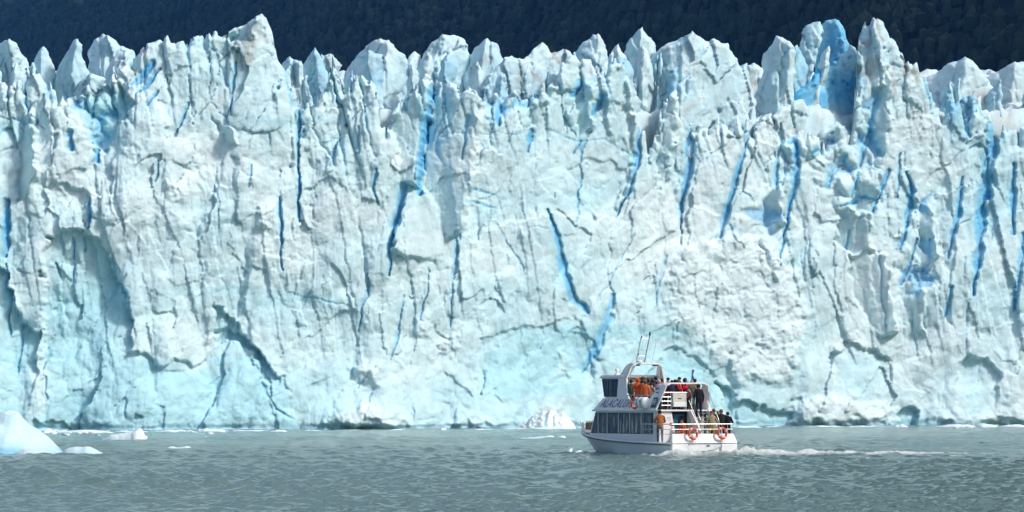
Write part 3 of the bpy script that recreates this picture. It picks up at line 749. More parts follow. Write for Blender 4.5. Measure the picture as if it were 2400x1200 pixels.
def build_back_ice():
    """the broken surface of the glacier running back from the front, and its farther crests"""
    u = np.arange(-900, 3300, 6.0)
    bk = np.concatenate([np.linspace(1.5, 40, 90), np.linspace(44, 220, 40)])
    U, B = np.meshgrid(u, bk, indexing='ij')
    x = U / PXM; 
    crest = facets(x + 40, B, 3.6, 7.0, 2, tilt=.6, k=1.1, off=.6)
    row = 262 + 260 * (1 - sstep(1, 3, B)) - 70 * sstep(2, 26, B) - 12 * sstep(40, 120, B)
    row = row - 9 * cells(x + .3 * B, B - .3 * x, 1.5, 2.2, 2, .9)[0] - (20 + 10 * sstep(10, 30, B)) * crest - 6 * fbm(x * 1.3, B * 0.8, 3, 4)
    y = Y0(U) + B
    Z = CAMH - (row - CV) * y / FPX
    X = (U - CU) * y / FPX
    me = mesh_np('ice_surface', np.stack([X.ravel(), y.ravel() + 3.5, Z.ravel()], 1), grid_faces(len(u), len(bk)), [M_ICE],
                 {'pale': np.clip(.25 + .4 * fbm(x, B / 3, 3, 1), 0, 1).ravel(), 'blue': np.zeros(U.size), 'dirt': np.clip(.25 * sstep(.2, .7, fbm(x / 2, B / 2, 3, 2, ridged=True)), 0, 1).ravel()})
    return link('ice_surface', me, GLACIER)

def more_seracs():
    """thin blades and broken blocks that crowd between the big towers"""
    rs = np.random.RandomState(77)
    sky = np.array([(0,95),(60,140),(100,108),(170,95),(230,78),(310,118),(380,82),(500,72),(610,35),(645,130),(700,145),(740,115),(800,150),(890,88),(960,130),(1036,80),(1100,110),(1142,90),(1200,132),(1270,100),(1330,120),(1400,80),(1455,100),(1506,68),(1560,104),(1623,75),(1710,102),(1770,148),(1822,85),(1870,110),(1910,50),(1970,50),(2005,112),(2048,45),(2110,115),(2170,160),(2265,135),(2330,175),(2400,145)], float)
    out = []
    u = -40.0
    while u < 2440:
        w = rs.uniform(13, 34) * rs.choice([1, 1, 1.6]); h = rs.uniform(40, 95)
        s0 = np.interp(u, sky[:, 0], sky[:, 1]); t0 = np.interp(u, [p[0] for p in _top], [p[1] for p in _top])
        lo = t0 + 6
        tip = max(s0 + 14, min(lo - rs.uniform(8, 40), s0 + rs.uniform(14, 70)))
        if lo - tip > 12 and not (1855 < u < 2070) and not (140 < u < 262):
            k = rs.uniform(-.35, .35)
            tu = u + k * w
            bl = tip + h + 40
            poly = [(u - w * rs.uniform(.45, .6), bl), (u - w * .5, tip + h * rs.uniform(.45, .8)), (u - w * rs.uniform(.2, .42), tip + h * rs.uniform(.12, .4)), (tu - 1.5, tip + rs.uniform(0, 5)), (tu + rs.uniform(1, 5), tip),
                    (u + w * rs.uniform(.25, .45), tip + h * rs.uniform(.15, .45)), (u + w * .5, tip + h * rs.uniform(.5, .8)), (u + w * rs.uniform(.45, .6), bl)]
            out.append((poly, rs.uniform(1.6, 5.5), [(tu, tip), (u + rs.uniform(-.2, .2) * w, bl)], rs.uniform(.3, 1.0), rs.uniform(.2, .6), (rs.uniform(.1, .5), rs.choice([0, 0, .1, .4]), rs.uniform(.1, .5))))
        u += w * rs.uniform(.7, 2.6)
    return out

GLACIER = empty('glacier', (0, 0, 0))
tag(GLACIER, 'towering white and blue glacier front with jagged crests rising from the lake', 'glacier')
build_face()
for _i, _s in enumerate(SERACS):
    build_serac(_i, _s)
build_back_ice()
for _i, _s in enumerate(more_seracs()):
    build_serac(100 + _i, _s)
# ------------------------------------------------------------------ mesh builder
class MB:
    def __init__(self): self.v = []; self.f = []
    def add(self, vs, fs):
        n = len(self.v); self.v += [tuple(p) for p in vs]; self.f += [tuple(i + n for i in f) for f in fs]; return self
    def box(self, x0, x1, y0, y1, z0, z1):
        p = [(x, y, z) for x in (x0, x1) for y in (y0, y1) for z in (z0, z1)]
        return self.add(p, [(0, 1, 3, 2), (4, 6, 7, 5), (0, 4, 5, 1), (2, 3, 7, 6), (0, 2, 6, 4), (1, 5, 7, 3)])
    def hexa(self, a, b):
        """solid between two matching outlines"""
        n = len(a)
        fs = [tuple(range(n))[::-1], tuple(range(n, 2 * n))] + [(i, (i + 1) % n, (i + 1) % n + n, i + n) for i in range(n)]
        return self.add(list(a) + list(b), fs)
    def plate(self, pts, thick):
        """flat outline in 3D given thickness along its normal"""
        P = [Vector(p) for p in pts]
        nrm = Vector((0, 0, 0))
        for i in range(len(P)):
            nrm += P[i].cross(P[(i + 1) % len(P)])
        nrm.normalize()
        return self.hexa([tuple(p) for p in P], [tuple(p + nrm * thick) for p in P])
    def tube(self, pts, r, seg=8, closed=False):
        P = [Vector(p) for p in pts]; n = len(P); rings = []
        for i in range(n):
            a = P[i - 1] if (i > 0 or closed) else P[i]; b = P[(i + 1) % n] if (i < n - 1 or closed) else P[i]
            d = (b - a).normalized()
            up = Vector((0, 0, 1)) if abs(d.z) < 0.9 else Vector((0, 1, 0))
            s = d.cross(up).normalized(); t = s.cross(d)
            rr = r[i] if isinstance(r, (list, tuple)) else r
            rings.append([P[i] + (s * math.cos(k / seg * 6.2832) + t * math.sin(k / seg * 6.2832)) * rr for k in range(seg)])
        vs = [p for q in rings for p in q]; fs = []
        for i in range(n if closed else n - 1):
            for k in range(seg):
                a = i * seg + k; b = i * seg + (k + 1) % seg; j = ((i + 1) % n) * seg
                fs.append((a, b, j + (k + 1) % seg, j + k))
        if not closed:
            fs += [tuple(range(seg))[::-1], tuple(range((n - 1) * seg, n * seg))]
        return self.add(vs, fs)
    def lathe(self, prof, seg=20, M=None):
        """profile (radius, height) spun about local z, moved by M"""
        M = M or Matrix.Identity(4); vs = []; fs = []
        for r, z in prof:
            for k in range(seg):
                a = k / seg * 6.28318; vs.append(M @ Vector((r * math.cos(a), r * math.sin(a), z)))
        for i in range(len(prof) - 1):
            for k in range(seg):
                fs.append((i * seg + k, i * seg + (k + 1) % seg, (i + 1) * seg + (k + 1) % seg, (i + 1) * seg + k))
        fs += [tuple(range(seg))[::-1], tuple(range((len(prof) - 1) * seg, len(prof) * seg))]
        return self.add(vs, fs)
    def build(self, name, mat, parent=None, bevel=0.0, smooth=False):
        me = bpy.data.meshes.new(name)
        me.from_pydata(self.v, [], self.f)
        bm = bmesh.new(); bm.from_mesh(me)
        bmesh.ops.remove_doubles(bm, verts=bm.verts, dist=1e-5)
        if bevel:
            bmesh.ops.bevel(bm, geom=[e for e in bm.edges if e.calc_face_angle(0) > 0.4], offset=bevel, segments=2, affect='EDGES', clamp_overlap=True)
        bmesh.ops.recalc_face_normals(bm, faces=bm.faces)
        for f in bm.faces: f.smooth = smooth
        bm.to_mesh(me); bm.free()
        if smooth:
            me.set_sharp_from_angle(angle=math.radians(40))
        me.materials.append(mat)
        return link(name, me, parent)

def mirror(f):
    return [f(-1), f(1)]

M_WHITE = plain('boat_white_gelcoat', (0.85, 0.85, 0.84), 0.30, var=0.06, scale=1.3)
M_HULL = plain('boat_hull_paint', (0.78, 0.80, 0.79), 0.35, var=0.10, scale=0.8)
M_CREAM = plain('boat_cream_panel', (0.62, 0.59, 0.52), 0.5, var=0.06)
M_DECK = plain('boat_deck_grey', (0.30, 0.30, 0.29), 0.8, var=0.12, scale=9)
M_RUB = plain('rub_rail_dark', (0.10, 0.15, 0.15), 0.6)
M_STEEL = plain('rail_steel', (0.66, 0.66, 0.64), 0.28, metal=0.75, var=0.05)
M_INSIDE_SHADE = plain('painted_inside_shade', (0.020, 0.022, 0.025), 0.8)  # near-black colour standing in for the shade inside the saloon
M_NAVY = plain('lettering_navy', (0.05, 0.08, 0.125), 0.5)
M_ORANGE = plain('life_ring_orange', (0.62, 0.085, 0.025), 0.5, var=0.12)
M_BAND = plain('life_ring_band', (0.75, 0.74, 0.70), 0.6)
M_ROPE = plain('grab_rope', (0.45, 0.42, 0.36), 0.9)
M_RED = plain('red_label', (0.50, 0.05, 0.04), 0.5)
M_TEAL = plain('door_teal', (0.02, 0.14, 0.19), 0.3)
M_GREEN = plain('tarpaulin_green', (0.03, 0.09, 0.05), 0.7)
M_BROWN = plain('windlass_brown', (0.20, 0.13, 0.08), 0.6)
M_LINING = plain('bulwark_lining_olive', (0.13, 0.12, 0.07), 0.7, var=0.5, scale=3)
M_FLAG = plain('flag_blue', (0.05, 0.20, 0.42), 0.8)
M_BLACK = plain('rubber_black', (0.015, 0.015, 0.015), 0.6)

def glass_mat():
    m, n, l, b = new_mat('tinted_window_glass')
    tc = n.new('ShaderNodeTexCoord')
    nz = n.new('ShaderNodeTexNoise'); nz.inputs['Scale'].default_value = 1.1; nz.inputs['Detail'].default_value = 2
    mp = n.new('ShaderNodeMapping'); mp.inputs['Scale'].default_value = (1.0, 2.2, 0.35)
    l.new(tc.outputs['Object'], mp.inputs['Vector']); l.new(mp.outputs[0], nz.inputs['Vector'])
    bp = n.new('ShaderNodeBump'); bp.inputs['Strength'].default_value = 0.22; bp.inputs['Distance'].default_value = 0.25
    l.new(nz.outputs['Fac'], bp.inputs['Height'])
    b.inputs['Base Color'].default_value = (0.012, 0.022, 0.04, 1)
    b.inputs['Roughness'].default_value = 0.03
    b.inputs['IOR'].default_value = 1.9
    b.inputs['Coat Weight'].default_value = 0.5
    b.inputs['Coat Roughness'].default_value = 0.02
    l.new(bp.outputs[0], b.inputs['Normal'])
    return m
M_GLASS = glass_mat()

# ------------------------------------------------------------------ tour boat (x to starboard, y to the bow, z up, origin at the stern on the waterline)
BOAT = empty('tour_boat', (BOAT_X, BOAT_Y, 0.0), BOAT_RZ)
tag(BOAT, 'white two-deck sightseeing boat crowded with passengers, heading for the ice wall', 'boat')
BM = Matrix.Translation((BOAT_X, BOAT_Y, 0)) @ Matrix.Rotation(BOAT_RZ, 4, 'Z')
def on_boat(x, y, z): return tuple(BM @ Vector((x, y, z)))
def deck_x(px, y):
    """local x of photo column px at local y"""
    lo, hi = -6.0, 6.0
    for _ in range(40):
        m = (lo + hi) / 2; X, Y, _z = on_boat(m, y, 0)
        if CU + FPX * X / Y < px: lo = m
        else: hi = m
    return lo

def hull_half(y):
    return 2.25 if y < 5 else max(0.10, 2.25 * (1 - ((y - 5) / 6.02) ** 2.3) ** 0.85)
def hull_water(y):
    return 2.08 if y < 4 else max(0.02, 2.08 * max(0.0, 1 - ((y - 4) / 5.55) ** 2.0) ** 0.9)
def sheer(y):
    return 0.66 + 0.02 * y + 0.0052 * max(0, y - 2.5) ** 2.1

def build_hull():
    ys = [0, .6, 1.5, 3, 4.5, 6, 7, 8, 8.8, 9.4, 9.9, 10.3, 10.65, 10.9, 11.0]
    ring = []
    for y in ys:
        b, w, g = hull_half(y), hull_water(y), sheer(y)
        zk = -0.45 if y < 8.5 else -0.45 + (g + 0.25) * ((y - 8.5) / 2.5) ** 1.6
        lev = [(0.0, zk), (w * 0.75, max(zk, -0.30) + .02), (max(w, 0.02), max(0.0, zk + 0.1)), (w + (b - w) * 0.45, zk + (g - zk) * 0.62 if y > 8.5 else g * 0.5), (b, g)]
        ring.append([(x, y, z) for x, z in lev])
    m = MB(); n = len(ring[0])
    for sgn in (1, -1):
        vs = [(x * sgn, y, z) for r in ring for x, y, z in r]
        fs = [(i * n + k, (i + 1) * n + k, (i + 1) * n + k + 1, i * n + k + 1) for i in range(len(ys) - 1) for k in range(n - 1)]
        m.add(vs, fs)
    r = ring[0]
    m.add([(x, y, z) for x, y, z in r] + [(-x, y, z) for x, y, z in r], [tuple(range(n)) + tuple(range(2 * n - 1, n - 1, -1))])
    m.build('hull', M_HULL, BOAT, smooth=True)
    # deck
    d = MB(); yd = ys[:-1]
    d.add([(s * (hull_half(y) - .03), y + .02, sheer(y) + .02) for y in yd for s in (-1, 1)], [(2 * i, 2 * i + 1, 2 * i + 3, 2 * i + 2) for i in range(len(yd) - 1)])
    d.build('deck', M_DECK, BOAT)
    for s in (-1, 1):
        pts = [(s * (hull_half(y) + .015), y, sheer(y) + .01) for y in ys]
        rb = MB().tube(pts, 0.055, 8).build('rub_rail', M_WHITE, BOAT, smooth=True)
        MB().tube([(p[0] * 1.006, p[1], p[2] - 0.075) for p in pts], 0.035, 6).build('rub_strip', M_RUB, rb)
    # bow bulwark, seen from inside
    for s in (-1, 1):
        yb = [8.7, 9.2, 9.7, 10.2, 10.6, 10.85, 11.0]
        hh = [0.10, 0.34, 0.52, 0.58, 0.56, 0.50, 0.46]
        m = MB()
        o = [(s * (hull_half(y) - .01), y, sheer(y) + .03) for y in yb]
        t = [(s * (hull_half(y) + .05), y + .05, sheer(y) + h) for y, h in zip(yb, hh)]
        ii = [(s * (hull_half(y) - .07) if hull_half(y) > .2 else s * .02, y - .03, sheer(y) + .03) for y in yb]
        it = [(s * max(hull_half(y) - .01, .02), y + .0, sheer(y) + h) for y, h in zip(yb, hh)]
        k = len(yb)
        m.add(o + t + ii + it, [f for i in range(k - 1) for f in ((i, i + 1, k + i + 1, k + i), (2 * k + i, 3 * k + i, 3 * k + i + 1, 2 * k + i + 1), (k + i, k + i + 1, 3 * k + i + 1, 3 * k + i))])
        bw = m.build('bulwark', M_WHITE, BOAT)
        MB().add([(p[0] - s * .012 if abs(p[0]) > .05 else p[0], p[1] - .01, p[2]) for p in ii] + [(p[0] - s * .012 if abs(p[0]) > .05 else p[0], p[1] - .015, p[2] - .06) for p in it], [(i, i + 1, k + i + 1, k + i) for i in range(k - 1)]).build('bulwark_lining', M_LINING, bw)
        MB().tube([(p[0], p[1], p[2] + .02) for p in t], 0.04, 8).build('bulwark_rim', M_WHITE, bw, smooth=True)
    w = MB().lathe([(.02, -.28), (.14, -.28), (.14, -.16), (.09, -.14), (.09, .14), (.14, .16), (.14, .28), (.02, .28)], 14, Matrix.Translation((0.05, 9.55, 1.42)) @ Matrix.Rotation(math.pi / 2, 4, 'Y')).build('windlass', M_BROWN, BOAT, smooth=True)
    MB().box(-.14, .18, 9.35, 9.72, sheer(9.5) + .02, 1.32).build('windlass_base', M_BROWN, w, bevel=.02)
    MB().tube([(.3, 9.0, 1.15), (.34, 9.15, 1.45), (.32, 9.3, 1.62), (.30, 9.5, 1.5), (.3, 9.6, 1.2)], [.16, .2, .17, .18, .12], 9).build('tarpaulin', M_GREEN, BOAT, smooth=True)
    # stern: sloping bulwark, its corners, the skirt across the tunnel between the hulls
    MB().hexa([(-2.26, -.16, .67), (2.26, -.16, .67), (2.12, .02, 1.19), (-2.12, .02, 1.19)], [(-2.26, .10, .67), (2.26, .10, .67), (2.12, .12, 1.19), (-2.12, .12, 1.19)]).build('transom_bulwark', M_WHITE, BOAT, bevel=.025)
    for s in (-1, 1):
        MB().hexa([(s * 1.15, -.10, -.3), (s * 2.22, -.10, -.3), (s * 2.26, -.14, .64), (s * 1.15, -.14, .64)], [(s * 1.15, .05, -.3), (s * 2.22, .05, -.3), (s * 2.26, .05, .64), (s * 1.15, .05, .64)]).build('stern_corner', M_WHITE, BOAT, bevel=.03)
    a = [(-1.13, .64), (1.13, .64), (1.13, .50), (.95, .42), (.55, .31), (.05, .25), (-1.13, .25)]
    MB().hexa([(x, -.09, z) for x, z in a], [(x, .0, z) for x, z in a]).build('tunnel_skirt', M_HULL, BOAT, bevel=.015)
    MB().tube([(.15, -.10, .545), (.2, -.14, .56), (.3, -.14, .56), (.35, -.10, .545)], .025, 6).build('tow_eye', M_BLACK, BOAT)
    MB().tube([(2.26, -.05, .68), (2.42, -.10, .68)], .03, 6).build('cleat', M_BLACK, BOAT)

def build_cabin():
    out = [(1.95, .70), (8.25, .90), (7.58, 2.40), (1.95, 2.40)]
    MB().hexa([(-1.75, y, z) for y, z in out], [(1.75, y, z) for y, z in out]).build('main_cabin', M_WHITE, BOAT, bevel=.03)
    for s in (-1, 1):
        zs, zt = 1.22, 2.30
        edges = [2.35, 3.30, 4.35, 5.40, 6.45, 7.30]
        x = s * 1.765
        band = MB().hexa([(x, 2.22, zs - .05), (x, 7.96, zs - .05 + .02), (x, 7.54, zt + .03), (x, 2.22, zt + .03)], [(x - s * .03, 2.22, zs - .05), (x - s * .03, 7.96, zs - .03), (x - s * .03, 7.54, zt + .03), (x - s * .03, 2.22, zt + .03)]).build('window_band', M_BLACK, BOAT)
        for i, y0 in enumerate(edges):
            y1 = edges[i + 1] - .06 if i < 5 else None
            if y1 is None:
                q = [(y0, zs), (7.90, zs), (7.51, zt), (y0, zt)]
            else:
                q = [(y0, zs), (y1, zs), (y1, zt), (y0, zt)]
            MB().hexa([(x + s * .012, y, z) for y, z in q], [(x - s * .005, y, z) for y, z in q]).build('window_pane', M_GLASS, band)
        for y in edges[1:]:
            MB().box(min(x, x + s * .03), max(x, x + s * .03), y - .05, y - .01, zs - .03, zt + .02).build('mullion', M_WHITE, band)
    # front screen
    MB().hexa([(-1.6, 8.15, 1.2), (1.6, 8.15, 1.2), (1.6, 7.66, 2.3), (-1.6, 7.66, 2.3)], [(-1.6, 8.0, 1.2), (1.6, 8.0, 1.2), (1.6, 7.5, 2.3), (-1.6, 7.5, 2.3)]).build('windscreen', M_GLASS, BOAT)
    MB().box(-1.92, 1.92, 1.50, 7.72, 2.402, 2.50).build('upper_deck', M_WHITE, BOAT, bevel=.03)
    # stern wall: white notice panel, doorway
    pn = MB().hexa([(-1.80, 1.62, .70), (-.55, 1.62, .70), (-.95, 1.62, 2.398), (-1.80, 1.62, 2.398)], [(-1.80, 1.70, .70), (-.55, 1.70, .70), (-.95, 1.70, 2.398), (-1.80, 1.70, 2.398)]).build('notice_panel', M_WHITE, BOAT, bevel=.01)
    MB().hexa([(-1.06, 1.61, 1.62), (-.80, 1.61, 1.62), (-.84, 1.61, 1.80), (-1.08, 1.61, 1.80)], [(-1.06, 1.625, 1.62), (-.80, 1.625, 1.62), (-.84, 1.625, 1.80), (-1.08, 1.625, 1.80)]).build('red_label', M_RED, pn)
    for z, x0, x1 in ((2.08, -1.25, -1.0), (2.00, -1.35, -.97), (1.92, -1.2, -1.0)):
        MB().box(x0, x1, 1.612, 1.622, z, z + .022).build('printed_line', plain('print_grey', (.35, .33, .30), .6), pn)
    MB().box(-1.80, -1.72, 1.71, 1.95, .70, 2.398).build('side_return', M_WHITE, BOAT)
    MB().box(-.9, 1.70, 1.90, 1.945, .72, 2.398).build('inside_shade_panel', M_INSIDE_SHADE, BOAT)  # flat sheet on the closed cabin, its colour painting the doorway's inner shade
    dr = MB().box(-.60, .12, 1.86, 1.897, .74, 2.25).build('saloon_door', M_TEAL, BOAT, bevel=.01)
    MB().box(-.32, .06, 1.845, 1.858, 1.35, 2.15).build('door_window', M_GLASS, dr)
    MB().box(-.66, -.60, 1.84, 1.90, .74, 2.30).build('door_post', M_BLACK, BOAT)
    MB().hexa([(-.62, 1.2, .72), (-.30, 1.2, .72), (-.28, 1.2, 1.55), (-.55, 1.2, 1.55)], [(-.62, 1.5, .72), (-.30, 1.5, .72), (-.28, 1.5, 1.55), (-.55, 1.5, 1.55)]).build('white_locker', M_WHITE, BOAT, bevel=.02)
    # stairs to the upper deck
    st = empty('stairs'); st.parent = BOAT
    for i in range(7):
        y = .42 + i * .17; z = .92 + i * .225
        MB().box(.22, 1.38, y, y + .24, z, z + .05).build('step', M_DECK, st)
    for x in (.12, 1.38):
        MB().hexa([(x, .25, .73), (x, .62, .73), (x, 1.60, 2.39), (x, 1.32, 2.5), (x, .25, 1.05)], [(x + .08, .25, .73), (x + .08, .62, .73), (x + .08, 1.60, 2.39), (x + .08, 1.32, 2.5), (x + .08, .25, 1.05)]).build('stringer', M_WHITE, st, bevel=.012)
        MB().tube([(x + .04, 1.62, 3.55), (x + .04, 1.5, 3.62), (x + .04, 1.35, 3.45), (x + .04, .45, 1.95), (x + .04, .40, 1.05)], .024, 8).build('handrail', M_STEEL, st, smooth=True)
        MB().tube([(x + .04, 1.5, 3.0), (x + .04, .55, 1.55)], .014, 6).build('handrail', M_STEEL, st, smooth=True)
    MB().box(.25, 1.40, 1.75, 1.80, .75, 2.38).build('stair_back', M_CREAM, BOAT)

def build_upper():
    # coaming along the upper deck, leaning inwards
    for s in (-1, 1):
        o = [(-1.83, 2.9, 2.502), (-1.83, 7.68, 2.502), (-1.36, 7.36, 3.14), (-1.36, 5.9, 3.14), (-1.46, 5.0, 2.98), (-1.58, 4.0, 2.82), (-1.62, 2.9, 2.78)]
        a = [(x * (1 if s < 0 else -1), y, z) for x, y, z in o]; b = [((x + .07) * (1 if s < 0 else -1), y, z) for x, y, z in o]
        MB().hexa(a, b).build('coaming', M_WHITE, BOAT, bevel=.015)
    MB().hexa([(-1.80, 7.69, 2.502), (1.80, 7.69, 2.502), (1.33, 7.37, 3.14), (-1.33, 7.37, 3.14)], [(-1.80, 7.60, 2.502), (1.80, 7.60, 2.502), (1.33, 7.27, 3.14), (-1.33, 7.27, 3.14)]).build('coaming_front', M_WHITE, BOAT)
    # wheelhouse
    prof = [(5.90, 3.15), (7.32, 3.15), (7.62, 4.27), (5.90, 4.27)]
    MB().hexa([(-1.28, y, z) for y, z in prof], [(1.28, y, z) for y, z in prof]).build('wheelhouse', M_WHITE, BOAT, bevel=.02)
    MB().box(-1.22, 1.22, 5.90, 7.2, 2.51, 3.148).build('wheelhouse_base', M_CREAM, BOAT)
    for s in (-1, 1):
        x = s * 1.295
        fr = MB().hexa([(x, 6.02, 3.22), (x, 7.38, 3.22), (x, 7.58, 4.20), (x, 6.02, 4.20)], [(x - s * .04, 6.02, 3.22), (x - s * .04, 7.38, 3.22), (x - s * .04, 7.58, 4.20), (x - s * .04, 6.02, 4.20)]).build('window_frame', M_BLACK, BOAT)
        for y0, y1, y2 in ((6.08, 6.48, 6.48), (6.54, 6.92, 6.92), (6.98, 7.32, 7.50)):
            MB().hexa([(x + s * .012, y0, 3.27), (x + s * .012, y1, 3.27), (x + s * .012, y2, 4.15), (x + s * .012, y0, 4.15)], [(x, y0, 3.27), (x, y1, 3.27), (x, y2, 4.15), (x, y0, 4.15)]).build('window_pane', M_GLASS, fr)
    for x0, x1 in ((-1.15, -.42), (-.36, .36), (.42, 1.15)):
        MB().hexa([(x0, 7.36, 3.25), (x1, 7.36, 3.25), (x1, 7.63, 4.2), (x0, 7.63, 4.2)], [(x0, 7.30, 3.25), (x1, 7.30, 3.25), (x1, 7.56, 4.2), (x0, 7.56, 4.2)]).build('front_window', M_GLASS, BOAT)
    bk = MB().box(-1.27, 1.27, 5.85, 5.896, 3.151, 4.26).build('wheelhouse_back', M_CREAM, BOAT)
    for x0, x1 in ((-1.15, -.72), (-.1, .38), (.50, 1.05)):
        MB().box(x0, x1, 5.835, 5.848, 3.55, 4.02).build('window_pane', M_GLASS, bk)
    rf = MB().hexa([(-1.36, 5.62, 4.275), (1.36, 5.62, 4.275), (1.40, 7.70, 4.275), (1.1, 7.98, 4.24), (-1.1, 7.98, 4.24), (-1.40, 7.70, 4.275)], [(-1.32, 5.62, 4.43), (1.32, 5.62, 4.43), (1.32, 7.55, 4.43), (1.0, 7.75, 4.42), (-1.0, 7.75, 4.42), (-1.32, 7.55, 4.43)]).build('wheelhouse_roof', M_WHITE, BOAT, bevel=.02)
    MB().lathe([(.13, 0), (.13, .10), (.07, .12), (.07, .20), (.11, .22), (.115, .29), (.08, .35), (.01, .37)], 14, Matrix.Translation((-.85, 6.75, 4.43))).build('beacon', M_WHITE, rf, smooth=True)
    # forward arch
    for s in (-1, 1):
        leg = [(-1.44, 6.02, 2.97), (-1.46, 4.75, 2.90), (-1.40, 5.10, 3.45), (-1.34, 5.22, 4.2), (-1.10, 5.12, 4.85), (-1.0, 5.06, 5.02), (-.86, 5.04, 5.10), (-.86, 5.34, 5.10), (-1.02, 5.40, 5.06), (-1.16, 5.58, 4.90), (-1.345, 5.98, 4.27), (-1.40, 6.02, 3.4)]
        a = [(x * -s, y, z) for x, y, z in leg]; b = [((x + .10) * -s, y, z - (.10 if z > 4.9 else 0)) for x, y, z in leg]
        MB().hexa(a, b).build('arch_leg', M_WHITE, BOAT, bevel=.012)
    bar = MB().box(-.86, .86, 5.04, 5.34, 5.0, 5.10).build('arch_bar', M_WHITE, BOAT, bevel=.02)
    for x in (-.62, .62):
        MB().box(x - .12, x + .12, 5.08, 5.28, 4.93, 4.997).build('deck_light', M_BLACK, bar)
    def up(x, z): return (x, 5.19 - (z - 5.1) * .33, z)
    ms = MB().tube([up(-.70, 5.10), up(-.70, 6.55)], .024, 8).build('mast_pole', M_STEEL, BOAT)
    MB().tube([up(-.70, 6.5), up(-.70, 7.05)], .009, 5).build('whip_aerial', M_STEEL, ms)
    m2 = MB().tube([up(-.12, 5.10), up(-.12, 6.66)], .032, 8).build('mast_pole', M_STEEL, BOAT)
    MB().lathe([(.05, 0), (.05, .10), (.035, .11), (.035, .2), (.01, .21)], 10, Matrix.Translation(up(-.12, 6.62))).build('mast_light', M_BLACK, m2)
    MB().tube([(-.27, 5.19, 5.10), up(-.12, 5.36), (.03, 5.19, 5.10)], .016, 6).build('mast_brace', M_STEEL, m2)
    for z in (5.5, 6.45):
        c = MB().tube([up(-.72, z), up(-.10, z - .02)], .02, 6).build('mast_rung', M_STEEL, m2)
        MB().lathe([(.03, 0), (.035, .10), (.01, .14)], 8, Matrix.Translation(up(-.64, z + .01))).build('lamp', M_BLACK, c)
    MB().tube([up(.38, 5.10), up(.42, 6.25)], .010, 5).build('whip_aerial', M_STEEL, BOAT)
    MB().tube([up(-1.15, 4.95), (-.95, 5.1, 5.25)], .009, 5).build('whip_aerial', M_STEEL, BOAT)
    MB().lathe([(.17, 0), (.18, .05), (.15, .10), (.02, .12)], 16, Matrix.Translation((-.55, 5.1, 5.13))).build('radar_dome', M_WHITE, BOAT, smooth=True)
    # after arch with the emblem
    for s in (-1, 1):
        leg = [(-1.86, 3.35, 2.502), (-1.86, 1.85, 2.502), (-1.74, 1.58, 3.1), (-1.48, 1.42, 3.80), (-1.38, 1.40, 3.92), (-1.25, 1.40, 3.985), (-1.25, 1.74, 3.985), (-1.42, 1.82, 3.92), (-1.62, 2.35, 3.42), (-1.74, 2.75, 2.95)]
        a = [(x * -s, y, z) for x, y, z in leg]; b = [((x + .09) * -s, y, z - (.085 if z > 3.85 else 0)) for x, y, z in leg]
        lg = MB().hexa(a, b).build('after_arch_leg', M_WHITE, BOAT, bevel=.012)
        if s > 0:
            def em(y, z, o=.012): return (-1.86 + (z - 2.502) * .20 - o, y, z)
            MB().plate([em(2.35, 2.62), em(1.90, 2.62), em(1.80, 3.18), em(2.18, 3.18)], .008).build('emblem_panel', M_NAVY, lg)
            M_SILV = plain('emblem_letter_white', (.62, .66, .66), .5)
            for q in ([(2.22, 2.78), (2.15, 2.78), (2.07, 3.08), (2.14, 3.08)], [(2.06, 2.78), (1.99, 2.78), (1.92, 3.08), (1.99, 3.08)], [(2.16, 2.90), (2.02, 2.90), (2.00, 2.96), (2.14, 2.96)]):
                MB().plate([em(y, z, .024) for y, z in q], .006).build('emblem_letter', M_SILV, lg)
            for z in (3.42, 3.62):
                MB().plate([em(2.12, z), em(1.82, z), em(1.80, z + .06), em(2.08, z + .06)], .006).build('printed_line', M_NAVY, lg)
    MB().box(-1.25, 1.25, 1.40, 1.74, 3.90, 3.985).build('after_arch_bar', M_WHITE, BOAT, bevel=.02)
    # guard rails round the upper deck
    for z in (2.74, 2.97, 3.20, 3.44):
        MB().tube([(-1.66 if z < 3.3 else -1.6, 1.60, z), (-1.0, 1.60, z)], .018 if z < 3.4 else .026, 6).build('guard_rail', M_STEEL, BOAT)
    MB().tube([(-1.0, 1.60, 3.44), (.10, 1.60, 3.44)], .026, 6).build('guard_rail', M_STEEL, BOAT)
    for x in (-1.0, .06):
        MB().tube([(x, 1.62, 2.5), (x, 1.62, 3.5)], .024, 6).build('guard_post', M_STEEL, BOAT)
    lk = MB().box(-.95, .0, 1.50, 1.58, 2.66, 3.40).build('seat_locker', M_CREAM, BOAT, bevel=.02)
    MB().box(-.93, -.02, 1.46, 1.497, 2.66, 2.92).build('locker_lip', M_WHITE, lk, bevel=.01)
    MB().box(-.60, -.36, 1.488, 1.497, 3.10, 3.14).build('locker_latch', M_BLACK, lk)
    for s in (-1, 1):
        MB().tube([(s * 1.52, 4.95, 3.30), (s * 1.56, 2.75, 3.30)], .02, 6).build('guard_rail', M_STEEL, BOAT)
        for y in (4.5, 4.0, 3.5, 3.0):
            MB().tube([(s * 1.60, y, 2.80), (s * 1.54, y, 3.30)], .015, 6).build('guard_post', M_STEEL, BOAT)
    # lettered rail on the slope of the port coaming
    ex = Vector((0, -1, 0)); ey = Vector((.47, 0, .638)).normalized(); ez = ex.cross(ey)
    cu = bpy.data.curves.new('boat_name', 'FONT'); cu.body = 'ALACALUFE'; cu.size = 0.62; cu.extrude = 0.006; cu.space_character = 1.12; cu.shear = 0.15
    to = bpy.data.objects.new('boat_name', cu); COL.objects.link(to)
    me = bpy.data.meshes.new_from_object(to.evaluated_get(bpy.context.evaluated_depsgraph_get()))
    COL.objects.unlink(to); bpy.data.objects.remove(to)
